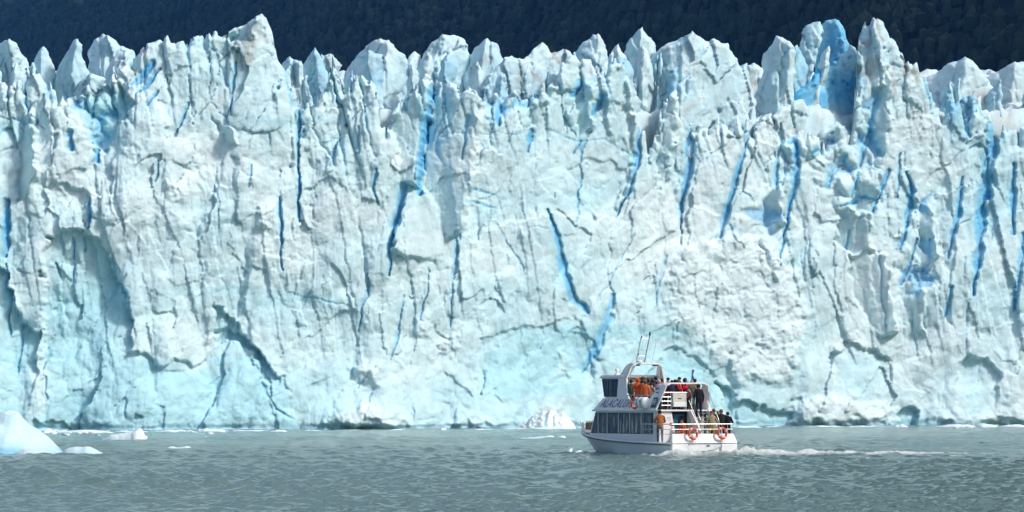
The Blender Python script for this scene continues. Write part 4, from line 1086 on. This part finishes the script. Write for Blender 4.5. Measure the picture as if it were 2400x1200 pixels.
    xs = [v.co.x for v in me.vertices]; ys_ = [v.co.y for v in me.vertices]
    kx = 2.95 / (max(xs) - min(xs)); ky = .56 / (max(ys_) - min(ys_))
    base = Vector((-1.745, 7.18, 2.62)) + ez * .018
    for v in me.vertices:
        c = v.co.copy()
        v.co = base + ex * ((c.x - min(xs)) * kx) + ey * ((c.y - min(ys_)) * ky) + ez * c.z
    me.materials.clear(); me.materials.append(plain('name_grey_blue', (0.15, 0.19, 0.24), 0.5))
    link('boat_name', me, BOAT)
    rl = MB().tube([(-1.80, 7.45, 2.86), (-1.82, 5.2, 2.86), (-1.86, 3.95, 2.93)], .013, 6).build('coaming_rail', M_STEEL, BOAT)
    for k in range(7):
        y = 3.9 + k * .15
        MB().tube([(-1.84, y, 2.53), (-1.85, y, 2.92)], .010, 5).build('rail_picket', M_STEEL, rl)

def build_rails():
    for z, r in ((1.72, .026), (1.44, .016), (1.18, .016)):
        pts = [(-2.16, 2.6, z), (-2.16, .35, z), (-2.10, .12, z)]
        if z != 1.18: pts += [(2.10, .10, z), (2.16, .3, z), (2.16, 2.6, z)]
        MB().tube(pts, r, 8).build('guard_rail', M_STEEL, BOAT, smooth=True)
    posts = [(-2.16, 2.6, .72), (-2.16, 1.7, .72), (-2.16, .9, .72), (-2.12, .12, 1.15), (-1.3, .11, 1.15), (-.55, .11, 1.15), (.25, .11, 1.15), (1.05, .11, 1.15), (1.75, .11, 1.15), (2.12, .12, 1.15), (2.16, 1.2, .72), (2.16, 2.6, .72)]
    for x, y, z in posts:
        MB().tube([(x, y, z), (x, y, 1.72)], .018, 6).build('guard_post', M_STEEL, BOAT)

build_hull(); build_cabin(); build_upper(); build_rails()

# ------------------------------------------------------------------ loose gear on the boat
def life_ring(loc, rz, label, rope=True, tilt=0.0):
    e = empty('life_ring', on_boat(*loc), BOAT_RZ + rz)
    e.rotation_euler = (tilt, 0, BOAT_RZ + rz)
    R, r = .275, .072
    def ringpt(a, b, q=0.0): return ((R + (r + q) * math.cos(b)) * math.cos(a), (r + q) * math.sin(b), (R + (r + q) * math.cos(b)) * math.sin(a))
    def arc(a0, a1, n, q, name, mat):
        m = MB(); vs = [ringpt(a0 + (a1 - a0) * i / n, k / 10 * 6.28318, q) for i in range(n + 1) for k in range(10)]
        m.add(vs, [(i * 10 + k, i * 10 + (k + 1) % 10, (i + 1) * 10 + (k + 1) % 10, (i + 1) * 10 + k) for i in range(n) for k in range(10)])
        return m.build(name, mat, e, smooth=True)
    arc(0, 6.28318, 36, 0, 'ring', M_ORANGE)
    for k in range(4):
        a = math.pi / 4 * 0.6 + k * math.pi / 2
        arc(a - .11, a + .11, 4, .006, 'band', M_BAND)
    if rope:
        for a0, a1, sag in ((3.6, 5.1, .16), (5.2, 6.4, .12)):
            pts = []
            for i in range(9):
                t = i / 8; a = a0 + (a1 - a0) * t
                rr = R + r + sag * math.sin(t * math.pi)
                pts.append((rr * math.cos(a), -.05, rr * math.sin(a)))
            MB().tube(pts, .011, 5).build('grab_line', M_ROPE, e)
    return tag(e, label, 'life ring', 'life rings on the boat')
life_ring((-.90, -.23, 1.20), 0, 'orange life ring hanging on the stern rail nearer the boat door', tilt=-.12)
life_ring((1.12, -.23, 1.22), 0, 'orange life ring hanging on the stern rail by the yellow trousers', tilt=-.12)
life_ring((-1.96, 3.62, 2.86), math.pi / 2, 'orange life ring fixed edge-on beside the white raft canister', rope=False)

cn = empty('raft_canister', on_boat(-2.0, 2.86, 2.88), BOAT_RZ)
MB().lathe([(.05, -.42), (.22, -.41), (.29, -.36), (.315, -.30), (.32, 0), (.315, .30), (.29, .36), (.22, .41), (.05, .42)], 22, Matrix.Rotation(math.pi / 2, 4, 'X')).build('shell', M_WHITE, cn, smooth=True)
for y in (-.2, .16):
    MB().lathe([(.318, -.025), (.328, -.025), (.328, .025), (.318, .025)], 22, Matrix.Translation((0, y, 0)) @ Matrix.Rotation(math.pi / 2, 4, 'X')).build('strap', plain('strap_green', (.10, .20, .18), .8), cn, smooth=True)
MB().box(-.20, .20, -.3, .3, -.36, -.26).build('cradle', M_STEEL, cn)
MB().box(-.325, -.310, -.24, -.12, .02, .14).build('marking', plain('marking_ochre', (.30, .20, .03), .6), cn)
tag(cn, 'white barrel shaped life raft canister strapped to the upper deck edge', 'raft canister')

fl = empty('flag', on_boat(.35, 1.55, 3.985), BOAT_RZ)
MB().tube([(0, 0, 0), (.04, -.03, .78)], .013, 6).build('pole', M_STEEL, fl)
_m = MB()
_n = 12
_vs = []
for i in range(_n):
    t = i / (_n - 1); z = .74 - .58 * t
    for k in range(5):
        q = k / 4
        _vs.append((.04 * z / .78 + (.16 - .05 * t) * q + .03 * math.sin(5 * t + 3 * q), -.03 + .05 * math.sin(7 * q + 4 * t), z - .05 * q))
_m.add(_vs, [(i * 5 + k, i * 5 + k + 1, (i + 1) * 5 + k + 1, (i + 1) * 5 + k) for i in range(_n - 1) for k in range(4)])
_m.build('cloth', M_FLAG, fl, smooth=True)
tag(fl, 'small blue flag hanging limp on a pole above the stern arch', 'flag')

# ------------------------------------------------------------------ people
CLOTH = {}
def cloth(c):
    if c not in CLOTH:
        CLOTH[c] = plain('cloth_%02d' % len(CLOTH), c, 0.85, spec=0.2, var=0.30, scale=7.0, bump=0.4)
    return CLOTH[c]
M_SKIN = plain('skin', (0.42, 0.25, 0.18), 0.55, var=0.08)
M_SHOE = plain('shoe', (0.03, 0.028, 0.026), 0.6)

def person(px, y, z, h, yaw, pose, jacket, trousers, head, headcol, label, x=None, group='passengers on the boat'):
    if x is None: x = deck_x(px, y)
    s = h / 1.76
    V = []; E = []; Rd = []; L = []
    def add(p, r, lab, parent=None):
        V.append(Vector(p)); Rd.append(r if isinstance(r, tuple) else (r, r)); L.append(lab)
        if parent is not None: E.append((parent, len(V) - 1))
        return len(V) - 1
    sit = pose == 'sit'
    zp = 0.50 if sit else 0.95
    lean = .10 if pose in ('rail', 'photo') else .02
    pel = add((0, 0, zp), (.165, .125), 't')
    spi = add((0, lean * .4, zp + .22), (.165, .125), 'j', pel)
    che = add((0, lean * .8, zp + .42), (.185, .130), 'j', spi)
    nek = add((0, lean + .01, zp + .57), (.062, .062), 'j', che)
    hd1 = add((0, lean + .035, zp + .65), (.078, .085), 's', nek)
    hd2 = add((0, lean + .03, zp + .725), (.088, .10), 's', hd1)
    top = add((0, lean + .015, zp + .785), (.055, .06), 's', hd2)
    add((0, lean + .135, zp + .67), .018, 's', hd1)                      # nose
    for sg in (-1, 1):
        sh = add((sg * .175, lean * .8, zp + .47), .085, 'j', che)
        if pose == 'rail': el, wr = (sg * .30, .12, zp + .20), (sg * .20, .36, zp + .14)
        elif pose == 'photo': el, wr = (sg * .31, .20, zp + .30), (sg * .09, .30, zp + .62)
        elif pose == 'pocket': el, wr = (sg * .33, -.06, zp + .20), (sg * .24, .10, zp + .02)
        elif pose == 'reach': el, wr = ((.36, .10, zp + .22), (.62, .26, zp + .02)) if sg > 0 else ((-.28, .02, zp + .18), (-.24, .14, zp - .02))
        elif sit: el, wr = (sg * .27, .05, zp + .18), (sg * .14, .30, zp + .12)
        else: el, wr = (sg * .26, -.02, zp + .19), (sg * .27, .06, zp - .06)
        e1 = add(el, .066, 'j', sh); w1 = add(wr, .045, 'j', e1)
        d = (Vector(wr) - Vector(el)).normalized()
        side = d.cross(Vector((0, 0, 1))); side = side.normalized() if side.length > .1 else Vector((1, 0, 0))
        pm = Vector(wr) + d * .07
        p1 = add(pm, (.034, .02), 's', w1)
        for q, ln in ((-.030, .065), (-.010, .080), (.012, .076), (.032, .058)):
            a = add(pm + d * .04 + side * q, .009, 's', p1)
            add(pm + d * (.04 + ln * .6) + side * q * 1.15 + Vector((0, 0, -.02)), .008, 's', a)
        a = add(Vector(wr) + d * .045 - side * .045 * sg, .010, 's', w1); add(Vector(wr) + d * .085 - side * .06 * sg + Vector((0, 0, -.01)), .009, 's', a)
        if sit: hp, kn, an, to = (sg * .11, .02, zp - .02), (sg * .14, .42, zp + .0), (sg * .14, .40, .10), (sg * .15, .56, .05)
        else: hp, kn, an, to = (sg * .10, 0, .88), (sg * .115, .03, .50), (sg * .12, -.01, .10), (sg * .135, .14, .045)
        hi = add(hp, .105, 't', pel); k1 = add(kn, .075, 't', hi); a1 = add(an, .055, 't', k1); add(to, (.045, .04), 'f', a1)
    me = bpy.data.meshes.new('skeleton')
    me.from_pydata([tuple(v) for v in V], E, [])
    o = bpy.data.objects.new('skeleton', me); COL.objects.link(o)
    o.modifiers.new('skin', 'SKIN'); o.modifiers.new('sub', 'SUBSURF').levels = 1
    sv = me.skin_vertices[0].data
    for i, r in enumerate(Rd):
        sv[i].radius = r; sv[i].use_root = (i == 0)
    bpy.context.view_layer.update()
    bme = bpy.data.meshes.new_from_object(o.evaluated_get(bpy.context.evaluated_depsgraph_get()))
    bpy.data.objects.remove(o); bpy.data.meshes.remove(me)
    bme.name = 'person'
    # clothes follow the nearest bone
    P = np.array([p.center[:] for p in bme.polygons]); B = np.array([v[:] for v in V]); RR = np.array([max(r) for r in Rd])
    near = np.argmin(np.linalg.norm(P[:, None, :] - B[None], axis=2) - RR[None] * 0.8, axis=1)
    order = {'j': 0, 't': 1, 's': 2, 'f': 3}
    mi = np.array([order[L[k]] for k in near], dtype=np.int32)
    mi[(mi == 1) & (P[:, 2] > zp - .10) & (np.abs(P[:, 0]) < .3) & (P[:, 1] < .25)] = 0          # jacket hem below the hips
    bme.materials.clear()
    for m in (cloth(jacket), cloth(trousers), M_SKIN, M_SHOE): bme.materials.append(m)
    bme.polygons.foreach_set('material_index', mi)
    bme.polygons.foreach_set('use_smooth', np.ones(len(bme.polygons), bool))
    zmin = min(v.co.z for v in bme.vertices)
    ob = link('person', bme)
    ob.scale = (s, s, s)
    ob.location = on_boat(x, y, z - zmin * s)
    ob.rotation_euler = (0, 0, BOAT_RZ + math.radians(yaw))
    # hair, cap or hood
    c = Vector((0, lean + .03, zp + .725))
    bm = bmesh.new(); bmesh.ops.create_uvsphere(bm, u_segments=14, v_segments=10, radius=1.0)
    R3 = {'hair': (.106, .122, .122), 'cap': (.110, .124, .122), 'hood': (.125, .135, .150)}[head]
    for v in bm.verts:
        f = 1 + .05 * math.sin(9 * v.co.x + 5 * v.co.z)
        v.co = Vector((v.co.x * R3[0] * f, v.co.y * R3[1] * f - .012, v.co.z * R3[2] * f)) + c
    cut = {'hair': -.085, 'cap': -.03, 'hood': -.14}[head]
    dead = [v for v in bm.verts if v.co.z < c.z + cut or (v.co.y > c.y + .03 and v.co.z < c.z + .05)]
    bmesh.ops.delete(bm, geom=dead, context='VERTS')
    if head == 'cap':
        b0 = [bm.verts.new((c.x + .085 * math.sin(t), c.y + .07 + .105 * math.cos(t), c.z + .02)) for t in np.linspace(-1.3, 1.3, 7)]
        b1 = [bm.verts.new((c.x + .085 * math.sin(t), c.y + .02, c.z + .04)) for t in np.linspace(-1.3, 1.3, 7)]
        for i in range(6): bm.faces.new((b0[i], b0[i + 1], b1[i + 1], b1[i]))
    for f in bm.faces: f.smooth = True
    hm = bpy.data.meshes.new(head); bm.to_mesh(hm); bm.free()
    hm.materials.append(cloth(headcol))
    link(head, hm, ob)
    tag(ob, label, 'person', group)
    return ob

BLK = (.014, .014, .016); DRK = (.035, .032, .03); NVY = (.03, .045, .10); ORG = (.62, .11, .02); RED = (.62, .03, .02); RUST = (.40, .13, .03); OLV = (.10, .09, .06); GRY = (.30, .28, .24)
LAV = (.42, .38, .44); SKY = (.20, .38, .58); BGE = (.34, .28, .17); YEL = (.55, .34, .04); JEAN = (.06, .085, .13); HAIR = (.03, .02, .015); BLD = (.38, .25, .10); GRN = (.05, .08, .05); CAMO = (.17, .13, .08)
U = 2.505
person(1479, 5.0, U, 1.66, -35, 'rail', GRN, DRK, 'hair', HAIR, 'person in a dark green coat half hidden by the forward arch')
person(1495, 4.35, U, 1.74, -30, 'rail', ORG, DRK, 'hood', ORG, 'person in a bright orange jacket with the orange hood up')
person(1504, 4.0, U, 1.64, -50, 'photo', (.66, .07, .02), DRK, 'hair', HAIR, 'dark haired person in a red-orange jacket beside the orange hood')
person(1508, 5.0, U, 1.84, -20, 'rail', DRK, BLK, 'hair', (.16, .05, .03), 'tall person in a dark brown jacket standing behind the orange hood')
person(1521, 4.65, U, 1.76, -40, 'photo', OLV, DRK, 'hood', (.11, .09, .07), 'stocky person in an olive brown coat with its hood up')
person(1524, 3.9, U, 1.50, -70, 'rail', GRY, BLK, 'hair', HAIR, 'short person in a pale grey beige jacket leaning at the side rail')
person(1539, 5.05, U, 1.84, -10, 'photo', BLK, BLK, 'hair', HAIR, 'tall dark clothed person by the starboard leg of the forward arch')
person(1544, 4.2, U, 1.66, -45, 'down', LAV, JEAN, 'hood', LAV, 'person in a pale lavender jacket with the hood up')
person(1533, 3.85, U, 1.22, -30, 'down', SKY, JEAN, 'hair', BLD, 'child in a light blue jacket on the upper deck')
person(1552, 4.7, U, 1.72, -15, 'rail', (.64, .13, .03), DRK, 'hair', HAIR, 'person in an orange jacket behind the lavender hood')
person(1566, 2.75, U, 1.76, -25, 'down', RED, BLK, 'cap', BLK, 'person in a plain bright red jacket and dark cap beside the stern arch')
person(1582, 3.1, U, 1.66, -40, 'rail', NVY, BLK, 'hair', HAIR, 'person in a navy blue jacket next to the red jacket and dark cap')
person(1594, 3.5, U, 1.80, -20, 'rail', (.03, .03, .05), BLK, 'cap', (.02, .03, .03), 'person in black wearing a broad dark cap above the seat locker')
person(1598, 2.4, U, 1.56, 60, 'photo', (.55, .03, .03), DRK, 'cap', (.30, .03, .03), 'person in a red jacket and dark red cap turned sideways')
person(1614, 2.7, U, 1.58, 20, 'photo', (.60, .02, .03), BLK, 'hair', (.30, .32, .32), 'grey haired person in a puffy red jacket by the stair rail')
person(1622, 2.2, U, 1.62, -25, 'down', CAMO, OLV, 'hair', BLD, 'blond person in a brown patterned jacket at the head of the stairs')
person(0, 1.34, 2.10, 1.80, -15, 'down', BLK, (.016, .018, .026), 'hair', HAIR, 'person dressed all in black standing on the stairs', x=.72)
person(1513, 3.7, U, 1.60, -40, 'down', (.55, .14, .03), DRK, 'hair', (.10, .05, .03), 'brown haired person in an amber jacket at the middle of the side rail')
person(1531, 4.55, U, 1.72, -25, 'rail', (.05, .05, .06), BLK, 'hood', (.05, .05, .06), 'person in charcoal with the hood up behind the blue clad child')
person(1575, 2.45, U, 1.62, -35, 'rail', (.05, .03, .06), BLK, 'hair', HAIR, 'person in a dark plum coat behind the stern guard rail')
person(1588, 2.75, U, 1.66, -20, 'down', (.04, .06, .12), BLK, 'hair', (.12, .07, .04), 'person in a blue grey anorak above the seat locker')
person(1606, 3.2, U, 1.72, -30, 'rail', (.025, .025, .03), BLK, 'hood', (.03, .03, .035), 'person in a black hooded coat left of the stair rail')
person(1630, 2.6, U, 1.70, -20, 'rail', (.10, .08, .05), BLK, 'hair', HAIR, 'person in a dark khaki jacket behind the figure on the stairs')
Ld = .725
person(1547, 1.25, Ld, 1.76, -30, 'rail', RUST, JEAN, 'hair', HAIR, 'person in a rust orange jacket and jeans at the port stern rail')
person(1600, 1.15, Ld, 1.72, 100, 'sit', (.60, .10, .03), (.25, .05, .03), 'hair', BLK, 'seated person in orange behind the nearer life ring')
person(1668, .48, Ld, 1.72, -25, 'reach', BGE, YEL, 'cap', (.30, .06, .03), 'person in a beige jacket and yellow trousers at the stern rail')
person(1673, .95, Ld, 1.82, -20, 'down', (.08, .05, .03), DRK, 'hair', (.10, .05, .03), 'brown clothed person directly behind the yellow trousers')
person(1683, 1.25, Ld, 1.72, -35, 'down', (.40, .32, .22), GRY, 'hair', BLD, 'person in a light tan top mostly hidden between the stern passengers')
person(1692, .55, Ld, 1.80, -20, 'rail', BLK, BLK, 'hair', (.16, .15, .10), 'taller of the two black jackets at the starboard stern corner')
person(1705, .45, Ld, 1.66, -45, 'rail', (.012, .012, .012), (.05, .02, .03), 'hair', HAIR, 'shorter black jacketed person at the far right stern corner')
# ------------------------------------------------------------------ floating ice
M_BERG = ice_material('berg_ice', white=(0.68, 0.80, 0.82), pale=(0.44, 0.70, 0.78))
M_FLOE = ice_material('floe_ice', white=(0.75, 0.845, 0.85), pale=(0.55, 0.77, 0.82))
def lump(name, prof, vw, label, cat, depth=0.8, group=None, pale=0.2, blue=0.0, rough=0.04, shift=0.0, mat=None, parent=None, nt=26, power=2.2, seed=0, lumpy=0.35):
    """floating piece of ice: traced outline (column, row) above its waterline row, given depth"""
    yw = CAMH * FPX / (vw - CV) + shift
    p = np.array(prof, float)
    n = max(14, int((p[-1, 0] - p[0, 0]) / 2.2)); n = min(n, 150)
    u = np.linspace(p[0, 0], p[-1, 0], n)
    v = np.interp(u, p[:, 0], p[:, 1])
    k = np.ones(3) / 3
    v[1:-1] = np.convolve(v, k, 'valid')
    X = (u - CU) * yw / FPX; H = np.maximum(CAMH - (v - CV) * yw / FPX, 0.0)
    cx = X.mean()
    D = depth * (0.35 + np.maximum(H, .05) ** 0.8) * np.sqrt(np.clip(1 - ((u - u.mean()) / (np.ptp(u) / 2 + 1e-6)) ** 6, 0.02, 1))
    t = np.linspace(-1, 1, nt)
    TT, XX = np.meshgrid(t, X - cx, indexing='xy')
    HH = H[:, None]; DD = D[:, None]
    prof_t = np.clip(1 - np.abs(TT) ** power, 0, 1)
    xx = XX + 0.10 * DD * TT
    s = 7.3 * seed + cx
    rel = fbm((xx + s) / 1.1, TT * DD / 1.1 + s, 4, seed) * (0.35 + HH)
    Z = HH * prof_t * (1 + lumpy * rel * (np.abs(TT) > .05)) + rough * fbm((xx + s) / .25, TT * DD / .25, 3, seed + 1) - 0.14 * (np.abs(TT) ** 6) - 0.02
    Yl = DD * TT
    me = mesh_np(name, np.stack([xx.ravel(), Yl.ravel(), Z.ravel()], 1), grid_faces(n, nt), [mat or M_FLOE],
                 {'pale': np.clip(pale + .5 * fbm(xx / 1.2 + s, Z / .8 + TT, 3, seed) + .35 * np.exp(-Z / .25), 0, 1).ravel(),
                  'blue': np.clip(blue * sstep(.55, .1, Z) * sstep(0.0, .4, fbm(xx / .8 + s, TT * 2, 2, 3) + .2), 0, 1).ravel(), 'dirt': np.zeros(xx.size)})
    o = link(name, me, parent)
    if parent is None:
        o.location = (cx, yw, 0.0)
        tag(o, label, cat, group)
    return o

lump('iceberg', [(-190,1068),(-165,1020),(-120,985),(-70,972),(-30,967),(0,965),(18,963),(40,967),(52,981),(64,991),(90,1006),(112,1024),(132,1043),(147,1058),(152,1066)], 1064, 'large smooth iceberg cut off by the left edge of the picture', 'iceberg', depth=1.5, pale=.62, blue=.6, rough=.015, mat=M_BERG, nt=46, power=1.7, seed=1, lumpy=.05, shift=2.5)
lump('iceberg', [(24,1068),(34,1062),(48,1054),(62,1050),(85,1052),(110,1056),(135,1058),(150,1062),(158,1068)], 1066, 'low greyish ice shelf at the foot of the large iceberg', 'iceberg', depth=1.0, pale=.30, rough=.012, mat=M_BERG, seed=2, lumpy=.08)
lump('iceberg', [(140,1067),(148,1057),(160,1049),(178,1046),(195,1047),(206,1045),(218,1049),(232,1057),(252,1066)], 1065, 'small rounded ice hump to the right of the large iceberg', 'iceberg', depth=1.0, pale=.30, rough=.012, mat=M_BERG, seed=3, lumpy=.08, shift=1.0)
FG = 'loose ice floating on the lake'
lump('ice_floe', [(226,1031),(246,1028),(256,1022),(262,1018),(280,1016),(300,1013),(312,1011),(316,1006),(324,1003),(332,1004),(336,1009),(334,1015),(340,1020),(347,1022),(346,1031)], 1030, 'white floe with an upright knob near the left shore ice', 'ice floe', group=FG, pale=.05, seed=4)
lump('ice_floe', [(389,1053),(394,1047),(404,1045),(414,1048),(426,1048),(438,1044),(446,1046),(450,1051),(448,1053)], 1052, 'small flat white floe drifting alone left of centre', 'ice floe', group=FG, pale=.05, seed=5)
lump('ice_floe', [(1203,1030),(1222,1026),(1250,1024),(1272,1022),(1290,1020),(1297,1020),(1303,1029)], 1028, 'long low floe left of the boat bow', 'ice floe', group=FG, pale=.3, seed=6)
lump('ice_floe', [(1303,1029),(1308,1023),(1318,1020),(1325,1022),(1329,1029)], 1028, 'short upright floe beside the long low floe', 'ice floe', group=FG, pale=.1, seed=7)
lump('ice_floe', [(1321,1063),(1328,1056),(1336,1051),(1346,1049),(1344,1056),(1342,1062)], 1061, 'pointed white ice shard just ahead of the boat', 'ice floe', group=FG, pale=.1, seed=8)
lump('ice_floe', [(1344,1063),(1352,1056),(1360,1055),(1366,1058),(1368,1063)], 1061, 'stubby white ice shard touching the bow wave', 'ice floe', group=FG, pale=.1, seed=9)
lump('rubble_mound', [(1192,1012),(1214,1000),(1228,990),(1240,984),(1250,974),(1262,972),(1272,964),(1282,966),(1290,960),(1298,966),(1306,962),(1314,968),(1322,966),(1330,976),(1338,984),(1346,998),(1360,1012)], 1005.5, 'heap of crumbled bright white ice piled at the wall foot left of the boat', 'ice heap', depth=1.6, pale=.15, rough=.30, lumpy=.14, seed=40, nt=60, power=1.3, shift=2.0)
def shore(u):
    return CV + CAMH * FPX / (Y0(u) - 1.5)
_rs = np.random.RandomState(8)
STRIPS = [(104,130,14,'ragged ice bits at the foot of the large iceberg'),(118,272,9,'long pale ice strip under the left ice niche'),(268,352,5,'low ice strip behind the knobbed floe'),(350,462,6,'broken ice strip right of the knobbed floe'),
 (462,532,12,'peaked white ice block on the shoreline below the blue arch'),(530,638,4,'thin ice strip between the peaked block and the square block'),(632,674,9,'square white ice block by the shoreline'),(705,760,3,'faint ice fragment right of the square block'),(912,948,5,'small ice lump under the central snow heap'),
 (1032,1046,6,'tiny ice lump alone near the middle shoreline'),(1100,1160,3,'thin ice sliver left of the white ice pile'),(1170,1365,5,'wide ice strip in front of the white ice pile at the wall foot'),(1690,1792,5,'low ice strip just right of the boat stern'),(1788,1852,4,'narrow ice sliver below the dark wall cave'),
 (1888,1985,5,'flat ice strip under the pale rounded toe'),(1984,2096,4,'faint ice strip right of the pale rounded toe'),(2094,2130,11,'bright ice lump beside the small dark cave'),(2184,2292,9,'bumpy white ice strip near the right shoreline'),(2284,2342,12,'tallest ice hummock of the right shoreline'),(2338,2408,7,'ice strip at the right edge of the picture'),(2404,2500,8,'ice strip just past the right picture edge')]
for _k, (_a, _b, _h, _lab) in enumerate(STRIPS):
    if _a > 2400: continue
    _vw = float(shore((_a + _b) / 2)) + 2.0 + (3 if _h > 6 else 1)
    _n = 9
    _pr = [(_a, _vw + 1)] + [(_a + (_b - _a) * i / _n, _vw - _h * (0.45 + 0.55 * _rs.rand()) * math.sin(math.pi * min(1, .18 + .82 * min(i, _n - i) / (_n * .5)) / 2)) for i in range(1, _n)] + [(_b, _vw + 1)]
    lump('ice_floe', _pr, _vw, _lab, 'ice floe', group='ice strips along the foot of the wall', pale=.05, depth=2.2, seed=10 + _k, nt=18)

def brash():
    rs = np.random.RandomState(9); V = []; F = []; A = []
    bm = bmesh.new(); bmesh.ops.create_icosphere(bm, subdivisions=1, radius=1.0)
    bv = np.array([v.co[:] for v in bm.verts]); bf = np.array([[v.index for v in f.verts] for f in bm.faces]); bm.free()
    k = 0
    while k < 190:
        u = rs.uniform(-60, 2460); dv = rs.exponential(3.0)
        if 700 < u < 1100 or 1700 < u < 2150: continue
        if vnoise(np.array([u / 90]), np.array([0.5]), 2)[0] < .42: continue
        y = CAMH * FPX / (float(shore(u)) + 1.0 + dv - CV)
        r = rs.uniform(.08, .30)
        q = bv * (1 + .3 * (rs.rand(len(bv), 1) - .5)) * np.array([r * 1.5, r, r * .55]) + np.array([(u - CU) * y / FPX, y, .03])
        V.append(q); F.append(bf + k * len(bv)); k += 1
    V = np.concatenate(V)
    o = link('brash_ice', mesh_np('brash_ice', V, np.concatenate(F), [M_FLOE], {'pale': np.zeros(len(V)), 'blue': np.zeros(len(V)), 'dirt': np.zeros(len(V))}))
    tag(o, 'tiny scattered ice crumbs along the foot of the wall', 'brash ice', kind='stuff')
brash()
# ------------------------------------------------------------------ air between the lake and the mountain
def build_haze():
    bm = bmesh.new()
    bmesh.ops.create_cube(bm, size=1.0)
    hi = max(max((o.matrix_world @ Vector(c)).z for c in o.bound_box) for o in scene.objects if o.type == 'MESH')
    for v in bm.verts:
        v.co = Vector((v.co.x * 15000, v.co.y * 9000 + 1500, -3.0 if v.co.z < 0 else hi + 20))
    me = bpy.data.meshes.new('haze'); bm.to_mesh(me); bm.free()
    m = bpy.data.materials.new('haze_air'); m.use_nodes = True
    n = m.node_tree.nodes; l = m.node_tree.links
    n.remove(n['Principled BSDF'])
    pv = n.new('ShaderNodeVolumePrincipled')
    pv.inputs['Color'].default_value = (0.10, 0.40, 1.0, 1)
    pv.inputs['Density'].default_value = 0.00007
    pv.inputs['Anisotropy'].default_value = 0.0
    l.new(pv.outputs[0], n['Material Output'].inputs['Volume'])
    me.materials.append(m)
    o = link('haze', me)
    tag(o, 'thin blue air haze in front of the far mountainside', kind='stuff')
build_haze()
